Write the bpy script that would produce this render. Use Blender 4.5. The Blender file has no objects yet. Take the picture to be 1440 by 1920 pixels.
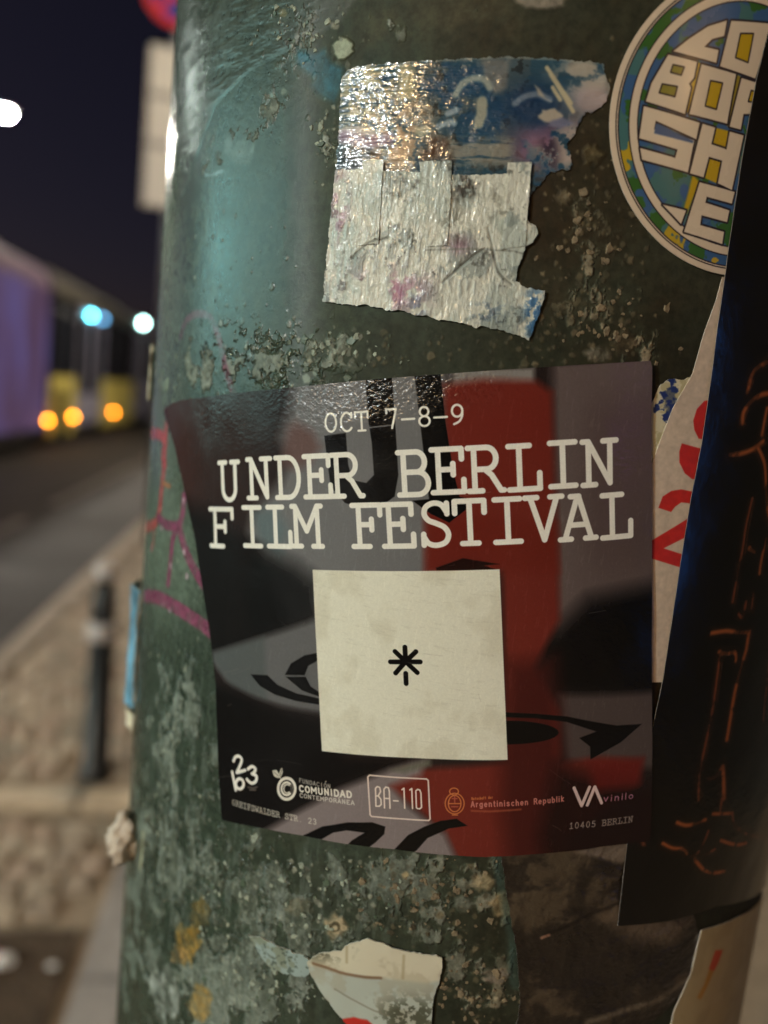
import bpy, bmesh, math, random
import numpy as np
from mathutils import Vector, Matrix, geometry
rad = math.radians
random.seed(7)
scn = bpy.context.scene
COL = scn.collection

# ------------------------------------------------------------------ camera
# The street runs along +Y, the ground is z = 0 (road a kerb lower), X is across the street.
CAM_Z = 1.5
HEAD, PITCH, ROLL = rad(8.5), 0.13963363743, 0.10262042880
FPX, CX, CY = 1441.0, 720.0, 960.0
def turn(v):
    x, y, z = v
    c, s = math.cos(HEAD), math.sin(HEAD)
    return Vector((x*c + y*s, -x*s + y*c, z))
fwd = turn((0, math.cos(PITCH), -math.sin(PITCH)))
up0 = turn((0, math.sin(PITCH), math.cos(PITCH)))
rt0 = turn((1, 0, 0))
cr, sr = math.cos(ROLL), math.sin(ROLL)
ex, ey, ez = rt0*cr + up0*sr, up0*cr - rt0*sr, -fwd
cam_data = bpy.data.cameras.new('camera')
cam = bpy.data.objects.new('camera', cam_data)
COL.objects.link(cam)
M = Matrix.Identity(4)
for i in range(3):
    M[i][0], M[i][1], M[i][2] = ex[i], ey[i], ez[i]
M.translation = Vector((0, 0, CAM_Z))
cam.matrix_world = M
cam_data.sensor_fit = 'VERTICAL'
cam_data.sensor_height = 24.0
cam_data.sensor_width = 18.0
cam_data.lens = 24.0*FPX/1920.0
cam_data.clip_start = 0.01
cam_data.clip_end = 600
cam_data.dof.use_dof = True
cam_data.dof.focus_distance = 0.173
cam_data.dof.aperture_fstop = 18.0/4.4
cam_data.dof.aperture_ratio = 1.0
scn.camera = cam

# ------------------------------------------------------------------ night sky and moon
world = bpy.data.worlds.new('World')
scn.world = world
world.use_nodes = True
wn, wl = world.node_tree.nodes, world.node_tree.links
wn.clear()
wo = wn.new('ShaderNodeOutputWorld')
bg = wn.new('ShaderNodeBackground')
sky = wn.new('ShaderNodeTexSky')
sky.sky_type = 'NISHITA'
sky.sun_disc = False
sky.sun_elevation = rad(24)
sky.sun_rotation = rad(-70)
tint = wn.new('ShaderNodeMixRGB')
tint.blend_type = 'MULTIPLY'
tint.inputs[0].default_value = 1.0
tint.inputs[2].default_value = (1.0, 0.66, 0.86, 1)      # city glow: violet-grey rather than blue
wl.new(sky.outputs[0], tint.inputs[1])
wl.new(tint.outputs[0], bg.inputs[0])
bg.inputs[1].default_value = 0.003
wl.new(bg.outputs[0], wo.inputs[0])
moon_d = bpy.data.lights.new('moon', 'SUN')
moon_d.energy = 0.012
moon_d.angle = rad(0.5)
moon_d.color = (1, 0.96, 0.9)
moon = bpy.data.objects.new('moon', moon_d)
COL.objects.link(moon)
moon.rotation_euler = (rad(66), 0, rad(-70 + 180))

vs = scn.view_settings
vs.view_transform = 'Standard'
vs.look = 'None'
vs.exposure = 0.22
vs.gamma = 1.0
vs.use_curve_mapping = False
scn.cycles.use_denoising = True
scn.cycles.max_bounces = 6
scn.cycles.sample_clamp_indirect = 6.0
scn.cycles.caustics_reflective = False
scn.cycles.caustics_refractive = False

LAMP_GAIN = 1.0

# ------------------------------------------------------------------ small helpers
def tag(o, label=None, cat=None, group=None, kind=None):
    if label: o['label'] = label
    if cat: o['category'] = cat
    if group: o['group'] = group
    if kind: o['kind'] = kind
    return o
def empty(name, loc, rz=0.0):
    o = bpy.data.objects.new(name, None)
    o.empty_display_size = 0.05
    COL.objects.link(o)
    o.location = loc
    o.rotation_euler = (0, 0, rz)
    return o
def link_mesh(name, me, mats, parent=None, loc=None):
    o = bpy.data.objects.new(name, me)
    COL.objects.link(o)
    for m in (mats if isinstance(mats, (list, tuple)) else [mats]):
        if m.name not in [x.name for x in me.materials if x]:
            me.materials.append(m)
    if loc is not None: o.location = loc
    if parent is not None: o.parent = parent
    return o
def from_bm(name, bm, mats, parent=None, loc=None, smooth=False):
    me = bpy.data.meshes.new(name)
    bm.normal_update()
    bm.to_mesh(me)
    bm.free()
    if smooth: me.shade_smooth()
    return link_mesh(name, me, mats, parent, loc)
def add_box(bm, x0, x1, y0, y1, z0, z1, bevel=0.0, rot=None):
    r = bmesh.ops.create_cube(bm, size=1.0)
    vs_ = r['verts']
    c = Vector(((x0+x1)/2, (y0+y1)/2, (z0+z1)/2))
    for v in vs_:
        v.co = Vector((v.co.x*(x1-x0), v.co.y*(y1-y0), v.co.z*(z1-z0)))
        if rot is not None: v.co = rot @ v.co
        v.co += c
    if bevel > 0:
        es = list({e for v in vs_ for e in v.link_edges})
        bmesh.ops.bevel(bm, geom=es, offset=bevel, segments=2, affect='EDGES')
def add_lathe(bm, prof, seg=32, c=(0, 0, 0)):
    rings = []
    for (r, z) in prof:
        rings.append([bm.verts.new((c[0]+r*math.cos(2*math.pi*k/seg), c[1]+r*math.sin(2*math.pi*k/seg), c[2]+z)) for k in range(seg)])
    for a, b in zip(rings[:-1], rings[1:]):
        for k in range(seg):
            bm.faces.new((a[k], a[(k+1) % seg], b[(k+1) % seg], b[k]))
    bm.faces.new(list(reversed(rings[0])))
    bm.faces.new(rings[-1])
def add_tube(bm, p, q, r, seg=12, r2=None):
    p, q = Vector(p), Vector(q)
    d = (q-p).normalized()
    a = d.orthogonal().normalized()
    b = d.cross(a)
    r2 = r if r2 is None else r2
    R0 = [bm.verts.new(p + (a*math.cos(2*math.pi*k/seg)+b*math.sin(2*math.pi*k/seg))*r) for k in range(seg)]
    R1 = [bm.verts.new(q + (a*math.cos(2*math.pi*k/seg)+b*math.sin(2*math.pi*k/seg))*r2) for k in range(seg)]
    for k in range(seg):
        bm.faces.new((R0[k], R0[(k+1) % seg], R1[(k+1) % seg], R1[k]))
    bm.faces.new(list(reversed(R0)))
    bm.faces.new(R1)

def lin(c):
    return tuple(((v/12.92) if v <= 0.04045 else ((v+0.055)/1.055)**2.4) for v in c)
def s255(*c):
    return tuple(v/255.0 for v in c)

def mat(name, rgb, rough=0.6, metal=0.0, var=0.0, vscale=8.0, bump=0.0, bscale=60.0, emit=None, estr=0.0, rvar=0.0, coat=0.0, bdist=0.002):
    """plain node material; rgb is a linear base colour"""
    m = bpy.data.materials.new(name)
    m.use_nodes = True
    nt = m.node_tree
    b = nt.nodes['Principled BSDF']
    b.inputs['Base Color'].default_value = (*rgb, 1)
    b.inputs['Roughness'].default_value = rough
    b.inputs['Metallic'].default_value = metal
    if coat: b.inputs['Coat Weight'].default_value = coat
    tc = nt.nodes.new('ShaderNodeTexCoord')
    if var > 0 or rvar > 0:
        n = nt.nodes.new('ShaderNodeTexNoise')
        n.inputs['Scale'].default_value = vscale
        n.inputs['Detail'].default_value = 8
        n.inputs['Roughness'].default_value = 0.65
        nt.links.new(tc.outputs['Object'], n.inputs['Vector'])
        if var > 0:
            r = nt.nodes.new('ShaderNodeValToRGB')
            r.color_ramp.elements[0].position = 0.3
            r.color_ramp.elements[1].position = 0.7
            r.color_ramp.elements[0].color = (*[max(0, c*(1-var)) for c in rgb], 1)
            r.color_ramp.elements[1].color = (*[min(1, c*(1+var)) for c in rgb], 1)
            nt.links.new(n.outputs['Fac'], r.inputs[0])
            nt.links.new(r.outputs[0], b.inputs['Base Color'])
        if rvar > 0:
            mr = nt.nodes.new('ShaderNodeMapRange')
            mr.inputs['To Min'].default_value = max(0.03, rough-rvar)
            mr.inputs['To Max'].default_value = min(1, rough+rvar)
            nt.links.new(n.outputs['Fac'], mr.inputs['Value'])
            nt.links.new(mr.outputs[0], b.inputs['Roughness'])
    if bump > 0:
        n2 = nt.nodes.new('ShaderNodeTexNoise')
        n2.inputs['Scale'].default_value = bscale
        n2.inputs['Detail'].default_value = 6
        nt.links.new(tc.outputs['Object'], n2.inputs['Vector'])
        bp = nt.nodes.new('ShaderNodeBump')
        bp.inputs['Strength'].default_value = bump
        bp.inputs['Distance'].default_value = bdist
        nt.links.new(n2.outputs['Fac'], bp.inputs['Height'])
        nt.links.new(bp.outputs[0], b.inputs['Normal'])
    if emit is not None:
        b.inputs['Emission Color'].default_value = (*emit, 1)
        b.inputs['Emission Strength'].default_value = estr
    return m

# ------------------------------------------------------------------ the pole: surface coordinates (millimetres round it and up it)
POLE_R, POLE_D, POLE_A = 0.11465473378, 0.28465473378, 0.11210740075
PCX, PCY = POLE_D*math.sin(POLE_A), POLE_D*math.cos(POLE_A)
def surf(s, z, lift=0.0):
    """point on the pole: s, z in mm (z from eye height), lift in mm off the paint"""
    a = POLE_A + math.pi - (s/1000.0)/POLE_R
    r = POLE_R + lift/1000.0
    return turn((PCX + r*math.sin(a), PCY + r*math.cos(a), z/1000.0)) + Vector((0, 0, CAM_Z))
POLE_C = turn((PCX, PCY, 0))
def S(pts):
    """where features measured on the photograph lie on the pole's surface (mm)"""
    p = np.asarray(pts, float)
    U, V = (p[:, 0]-CX)/FPX, (p[:, 1]-CY)/FPX
    u, v = U*cr + V*sr, -U*sr + V*cr
    d = np.stack([u, math.cos(PITCH) - v*math.sin(PITCH), -math.sin(PITCH) - v*math.cos(PITCH)], 1)
    a = d[:, 0]**2 + d[:, 1]**2
    b = -2*(d[:, 0]*PCX + d[:, 1]*PCY)
    c = PCX**2 + PCY**2 - POLE_R**2
    k = (-b - np.sqrt(np.maximum(b*b - 4*a*c, 0)))/(2*a)
    P = d*k[:, None]
    th = POLE_A + math.pi - np.arctan2(P[:, 0]-PCX, P[:, 1]-PCY)
    th = (th + math.pi) % (2*math.pi) - math.pi
    return np.stack([th*POLE_R*1000, P[:, 2]*1000], 1)
def photo_xy(s, z):
    a = POLE_A + math.pi - (s/1000)/POLE_R
    x, y = PCX + POLE_R*np.sin(a), PCY + POLE_R*np.cos(a)
    zz = z/1000
    yf = y*math.cos(PITCH) - zz*math.sin(PITCH)
    zu = zz*math.cos(PITCH) + y*math.sin(PITCH)
    u, v = x/yf, -zu/yf
    return CX + FPX*(u*cr - v*sr), CY + FPX*(u*sr + v*cr)

# ------------------------------------------------------------------ flat print: a small painter in millimetres
def gnoise(H, W, cy, cx, rng):
    g = rng.random((int(H/cy)+3, int(W/cx)+3))
    y, x = np.arange(H)/cy, np.arange(W)/cx
    iy, ix = y.astype(int), x.astype(int)
    fy, fx = y-iy, x-ix
    fy, fx = fy*fy*(3-2*fy), fx*fx*(3-2*fx)
    a = g[iy]*(1-fy)[:, None] + g[iy+1]*fy[:, None]
    return a[:, ix]*(1-fx) + a[:, ix+1]*fx
def fbm(H, W, cy, cx, octv, seed, gain=0.55):
    rng = np.random.default_rng(seed)
    out = np.zeros((H, W)); amp = 1.0; tot = 0
    for k in range(octv):
        out += amp*gnoise(H, W, max(cy, 1.0), max(cx, 1.0), rng)
        tot += amp; amp *= gain; cy /= 2; cx /= 2
        if cy < 1 and cx < 1: break
    return out/tot
def sstep(a, b, x):
    t = np.clip((x-a)/(b-a), 0, 1)
    return t*t*(3-2*t)
class Tex:
    def __init__(self, s0, s1, z0, z1, res, base=(0, 0, 0, 0)):
        self.s0, self.z0, self.res = s0, z0, res
        self.W, self.H = int((s1-s0)/res)+1, int((z1-z0)/res)+1
        self.s1, self.z1 = s0 + self.W*res, z0 + self.H*res
        self.a = np.zeros((self.H, self.W, 4), np.float32)
        self.a[:] = base
        self._p = None
    def photo(self):
        if self._p is None:
            s = self.s0 + (np.arange(self.W)+.5)*self.res
            z = self.z0 + (np.arange(self.H)+.5)*self.res
            SS, ZZ = np.meshgrid(s, z)
            self._p = photo_xy(SS, ZZ)
        return self._p
    def box(self, lo, hi, pad):
        i0 = max(0, int((lo[0]-pad-self.s0)/self.res)); i1 = min(self.W, int((hi[0]+pad-self.s0)/self.res)+2)
        j0 = max(0, int((lo[1]-pad-self.z0)/self.res)); j1 = min(self.H, int((hi[1]+pad-self.z0)/self.res)+2)
        if i1 <= i0 or j1 <= j0: return None
        x = (self.s0 + (np.arange(i0, i1)+.5)*self.res).astype(np.float32)
        y = (self.z0 + (np.arange(j0, j1)+.5)*self.res).astype(np.float32)
        X, Y = np.meshgrid(x, y)
        return (slice(j0, j1), slice(i0, i1)), X, Y
    @staticmethod
    def _seg(X, Y, a, b):
        dx, dy = b[0]-a[0], b[1]-a[1]
        L = dx*dx + dy*dy + 1e-12
        t = np.clip(((X-a[0])*dx + (Y-a[1])*dy)/L, 0, 1)
        return (X-a[0]-t*dx)**2 + (Y-a[1]-t*dy)**2
    def poly(self, pts, soft=None, grow=0.0):
        pts = np.asarray(pts, float)
        soft = soft or self.res
        r = self.box(pts.min(0), pts.max(0), soft+grow+self.res)
        if r is None: return None
        sl, X, Y = r
        d = np.full(X.shape, 1e9, np.float32); ins = np.zeros(X.shape, bool)
        n = len(pts)
        for k in range(n):
            a, b = pts[k], pts[(k+1) % n]
            d = np.minimum(d, self._seg(X, Y, a, b))
            if a[1] != b[1]:
                c = ((a[1] > Y) != (b[1] > Y)) & (X < (b[0]-a[0])*(Y-a[1])/(b[1]-a[1]) + a[0])
                ins ^= c
        sd = np.where(ins, 1, -1)*np.sqrt(d) + grow
        return sl, np.clip(0.5 + sd/soft, 0, 1)
    def lines(self, polys, w, soft=None):
        soft = soft or self.res
        allp = np.concatenate([np.asarray(p, float).reshape(-1, 2) for p in polys])
        r = self.box(allp.min(0), allp.max(0), w+soft)
        if r is None: return None
        sl, X, Y = r
        cov = np.zeros(X.shape, np.float32)
        for p in polys:
            p = np.asarray(p, float).reshape(-1, 2)
            for k in range(max(1, len(p)-1)):
                a, b = p[k], p[min(k+1, len(p)-1)]
                lo, hi = np.minimum(a, b)-w-soft, np.maximum(a, b)+w+soft
                i0, i1 = np.searchsorted(X[0], [lo[0], hi[0]]); j0, j1 = np.searchsorted(Y[:, 0], [lo[1], hi[1]])
                if i1 <= i0 or j1 <= j0: continue
                d = np.sqrt(self._seg(X[j0:j1, i0:i1], Y[j0:j1, i0:i1], a, b))
                cov[j0:j1, i0:i1] = np.maximum(cov[j0:j1, i0:i1], np.clip(0.5 + (w/2-d)/soft, 0, 1))
        return sl, cov
    def put(self, r, col, alpha=1.0, mod=None):
        if r is None: return
        sl, cov = r
        m = (cov*alpha)
        if mod is not None: m = m*mod[sl]
        m = m[..., None]
        t = self.a[sl]
        t[..., :3] = t[..., :3]*(1-m) + np.asarray(col, np.float32)*m
        t[..., 3:] = np.maximum(t[..., 3:], m)
    def fill(self, pxpts, col, soft=None, alpha=1.0, grow=0.0, mod=None):
        self.put(self.poly(S(pxpts), soft, grow), col, alpha, mod)
    def stroke(self, pxpolys, w, col, soft=None, alpha=1.0, mod=None):
        self.put(self.lines([S(p) for p in pxpolys], w, soft), col, alpha, mod)
    def mask(self, m, col):
        m = m[..., None]
        t = self.a
        t[..., :3] = t[..., :3]*(1-m) + np.asarray(col, np.float32)*m
        t[..., 3:] = np.maximum(t[..., 3:], m)
    def image(self, name, data=None, noncolor=False):
        im = bpy.data.images.new(name, self.W, self.H, alpha=True)
        if noncolor: im.colorspace_settings.name = 'Non-Color'
        arr = np.clip(self.a if data is None else data, 0, 1).astype(np.float32)
        im.pixels.foreach_set(np.ascontiguousarray(arr).ravel())
        im.update()
        im.pack()
        return im

# ---- stroke lettering (typewriter slab serif; the same skeletons without serifs give the plain caps)
def arc(cx, cy, rx, ry, a0, a1, n=14):
    return [(cx+rx*math.cos(rad(a0+(a1-a0)*k/n)), cy+ry*math.sin(rad(a0+(a1-a0)*k/n))) for k in range(n+1)]
def smooth(p, n=5):
    p = [Vector((*q, 0)) for q in p]
    q = [p[0]] + p + [p[-1]]
    out = []
    for i in range(1, len(q)-2):
        for k in range(n):
            t = k/n
            out.append(tuple((0.5*((2*q[i]) + (q[i+1]-q[i-1])*t + (2*q[i-1]-5*q[i]+4*q[i+1]-q[i+2])*t*t + (3*q[i]-q[i-1]-3*q[i+1]+q[i+2])*t**3))[:2]))
    out.append(tuple(p[-1][:2]))
    return out
S_CURVE = smooth([(.3, .8), (.17, .96), (-.04, 1), (-.25, .92), (-.31, .75), (-.2, .6), (.02, .52), (.24, .42), (.34, .25), (.25, .07), (0, 0), (-.22, .05), (-.34, .2)])
G = {
 'U': ([[(-.3, 1), (-.3, .3)] + arc(0, .3, .3, .3, 180, 360) + [(.3, 1)]], [[(-.46, 1), (-.12, 1)], [(.12, 1), (.46, 1)]]),
 'N': ([[(-.31, 0), (-.31, 1), (.29, .02), (.29, 1)]], [[(-.47, 1), (-.31, 1)], [(-.47, 0), (-.12, 0)], [(.1, 1), (.47, 1)]]),
 'D': ([[(-.3, 0), (-.3, 1), (.0, 1)] + arc(0, .5, .37, .5, 90, -90) + [(-.3, 0)]], [[(-.45, 1), (-.3, 1)], [(-.45, 0), (-.3, 0)]]),
 'E': ([[(.36, 1), (-.28, 1), (-.28, 0), (.4, 0)], [(-.28, .53), (.12, .53)]], [[(-.45, 1), (-.28, 1)], [(-.45, 0), (-.28, 0)], [(.36, 1), (.36, .76)], [(.4, 0), (.4, .28)], [(.12, .66), (.12, .4)]]),
 'F': ([[(.4, 1), (-.24, 1), (-.24, 0)], [(-.24, .53), (.14, .53)]], [[(-.43, 1), (-.24, 1)], [(-.43, 0), (.06, 0)], [(.4, 1), (.4, .76)], [(.14, .66), (.14, .4)]]),
 'R': ([[(-.3, 0), (-.3, 1), (.04, 1)] + arc(.04, .75, .25, .25, 90, -90) + [(-.3, .5)], [(-.02, .5), (.16, .36), (.4, 0)]], [[(-.46, 1), (-.3, 1)], [(-.46, 0), (-.1, 0)], [(.4, 0), (.48, 0)]]),
 'B': ([[(-.3, 0), (-.3, 1), (.06, 1)] + arc(.06, .765, .23, .235, 90, -90) + [(-.3, .53)], [(.06, .53)] + arc(.08, .265, .29, .265, 90, -90) + [(-.3, 0)]], [[(-.45, 1), (-.3, 1)], [(-.45, 0), (-.3, 0)]]),
 'L': ([[(-.12, 1), (-.12, 0), (.42, 0)]], [[(-.4, 1), (.16, 1)], [(-.4, 0), (-.12, 0)], [(.42, 0), (.42, .36)]]),
 'I': ([[(0, 1), (0, 0)]], [[(-.34, 1), (.34, 1)], [(-.34, 0), (.34, 0)]]),
 'M': ([[(-.37, 0), (-.37, 1), (0, .38), (.37, 1), (.37, 0)]], [[(-.5, 1), (-.37, 1)], [(.37, 1), (.5, 1)], [(-.5, 0), (-.2, 0)], [(.2, 0), (.5, 0)]]),
 'S': ([S_CURVE], [[(.32, .99), (.32, .74)], [(-.35, .01), (-.35, .27)]]),
 'T': ([[(-.4, 1), (.4, 1)], [(0, 1), (0, 0)]], [[(-.4, 1), (-.4, .72)], [(.4, 1), (.4, .72)], [(-.22, 0), (.22, 0)]]),
 'V': ([[(-.36, 1), (0, 0), (.36, 1)]], [[(-.5, 1), (-.18, 1)], [(.18, 1), (.5, 1)]]),
 'A': ([[(-.37, 0), (-.01, 1), (.02, 1), (.37, 0)], [(-.25, .33), (.25, .33)]], [[(-.5, 0), (-.2, 0)], [(.2, 0), (.5, 0)], [(-.2, 1), (.03, 1)]]),
 'O': ([arc(0, .5, .36, .5, 0, 360, 28)], []),
 'C': ([arc(.03, .5, .38, .5, 42, 318, 20)], [[(.34, .97), (.34, .74)]]),
 'G': ([arc(.03, .5, .38, .5, 45, 318, 20) + [(.34, .42), (.1, .42)]], []),
 'W': ([[(-.42, 1), (-.22, 0), (0, .7), (.22, 0), (.42, 1)]], [[(-.5, 1), (-.26, 1)], [(.26, 1), (.5, 1)]]),
 'P': ([[(-.3, 0), (-.3, 1), (.04, 1)] + arc(.04, .74, .27, .26, 90, -90) + [(-.3, .48)]], [[(-.45, 1), (-.3, 1)], [(-.45, 0), (-.1, 0)]]),
 '0': ([arc(0, .5, .3, .5, 0, 360, 28)], []),
 '1': ([[(-.22, .8), (.02, 1), (.02, 0)]], [[(-.28, 0), (.3, 0)]]),
 '2': ([smooth([(-.3, .74), (-.22, .94), (0, 1), (.24, .92), (.3, .72), (.2, .5), (-.08, .25), (-.32, .02)]) + [(.32, 0)]], []),
 '3': ([smooth([(-.28, .86), (-.1, .99), (.12, .98), (.27, .78), (.18, .6), (-.04, .54)]) + smooth([(-.04, .54), (.2, .48), (.31, .28), (.2, .06), (-.05, 0), (-.3, .1)])], []),
 '4': ([[(.12, 0), (.12, 1), (-.32, .3), (.32, .3)]], []),
 '5': ([[(.26, 1), (-.2, 1), (-.24, .55)] + smooth([(-.24, .55), (0, .64), (.24, .52), (.31, .3), (.2, .06), (-.05, 0), (-.3, .1)])], []),
 '7': ([[(-.28, .8), (-.28, 1), (.3, 1), (.02, 0)]], []),
 '8': ([arc(0, .76, .25, .24, 0, 360, 20), arc(0, .26, .3, .26, 0, 360, 20)], []),
 '9': ([arc(0, .69, .29, .31, 0, 360, 20), smooth([(.29, .69), (.26, .4), (.1, .14), (-.2, 0)])], []),
 '-': ([[(-.36, .45), (.36, .45)]], []),
 '.': ([[(0, .03), (0, .05)]], []),
 "'": ([[(0, 1.15), (.1, 1.3)]], []),
 # lower case, x height .68
 'a': ([arc(0, .32, .28, .32, 0, 360, 18), [(.28, .66), (.28, 0)]], []),
 'b': ([arc(0, .32, .28, .32, 0, 360, 18), [(-.28, 1.0), (-.28, 0)]], []),
 'c': ([arc(.04, .32, .28, .32, 45, 315, 14)], []),
 'd': ([arc(0, .32, .28, .32, 0, 360, 18), [(.28, 1.0), (.28, 0)]], []),
 'e': ([[(-.28, .33), (.28, .33)] + arc(0, .32, .28, .32, 0, 310, 18)], []),
 'f': ([[(-.05, 0), (-.05, .8)] + arc(.13, .8, .18, .18, 180, 70, 6), [(-.2, .62), (.18, .62)]], []),
 'g': ([arc(0, .32, .28, .32, 0, 360, 18), [(.28, .66), (.28, -.1)] + arc(0, -.1, .28, .2, 0, -150, 8)], []),
 'h': ([[(-.26, 1), (-.26, 0)], [(-.26, .4)] + arc(0, .4, .26, .25, 180, 0, 8) + [(.26, 0)]], []),
 'i': ([[(0, .66), (0, 0)], [(0, .92), (0, .94)]], []),
 'k': ([[(-.24, 1), (-.24, 0)], [(.24, .66), (-.2, .3), (.26, 0)]], []),
 'l': ([[(0, 1), (0, 0)]], []),
 'n': ([[(-.26, .66), (-.26, 0)], [(-.26, .4)] + arc(0, .4, .26, .25, 180, 0, 8) + [(.26, 0)]], []),
 'o': ([arc(0, .32, .29, .32, 0, 360, 18)], []),
 'p': ([arc(0, .32, .28, .32, 0, 360, 18), [(-.28, .66), (-.28, -.3)]], []),
 'r': ([[(-.15, .66), (-.15, 0)], [(-.15, .4)] + arc(.1, .4, .25, .25, 180, 60, 6)], []),
 's': ([[(x*.72, y*.66) for x, y in S_CURVE]], []),
 't': ([[(-.02, .92), (-.02, .12)] + arc(.12, .12, .14, .12, 180, 290, 6), [(-.2, .64), (.2, .64)]], []),
 'u': ([[(-.26, .66), (-.26, .26)] + arc(0, .26, .26, .25, 180, 360, 8) + [(.26, .66)], [(.26, .3), (.26, 0)]], []),
 'v': ([[(-.28, .66), (0, 0), (.28, .66)]], []),
}
def glyph_lines(ch, c, ux, uy, serif):
    main, sf = G[ch]
    out = []
    for p in main + (sf if serif else []):
        p = np.asarray(p, float)
        out.append(np.asarray(c) + p[:, :1]*ux + p[:, 1:]*uy)
    return out
def text_at(tex, chars, centres_px, pitch, cap, phi, w, col, serif=True, soft=None):
    """letters at measured places; centres are the middles of the capitals"""
    cs = S(centres_px)
    ux = np.array([math.cos(phi), math.sin(phi)])*pitch
    uy = np.array([-math.sin(phi), math.cos(phi)])*cap
    for ch, c in zip(chars, cs):
        tex.put(tex.lines(glyph_lines(ch, c - uy*.5, ux, uy, serif), w, soft), col)
def text_line(tex, txt, p0, p1, cap, w, col, serif=False, alpha=1.0, wide=0.9, soft=None, widths=None):
    """a line of lettering whose first and last letters' baseline centres are p0 and p1 (photo measurements)"""
    a, b = S([p0, p1])
    d = b-a
    L = np.hypot(*d)
    wd = [(widths or {}).get(ch, 1.0) for ch in txt]
    pos = [0.0]
    for k in range(1, len(txt)): pos.append(pos[-1] + (wd[k-1]+wd[k])/2)
    pitch = L/max(pos[-1], 1e-6)
    ux = d/L; uy = np.array([-ux[1], ux[0]])*cap
    for ch, q, wk in zip(txt, pos, wd):
        if ch == ' ': continue
        c = a + ux*pitch*q
        tex.put(tex.lines(glyph_lines(ch, c, ux*pitch*wk*wide, uy, serif), w, soft), col, alpha)

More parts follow.
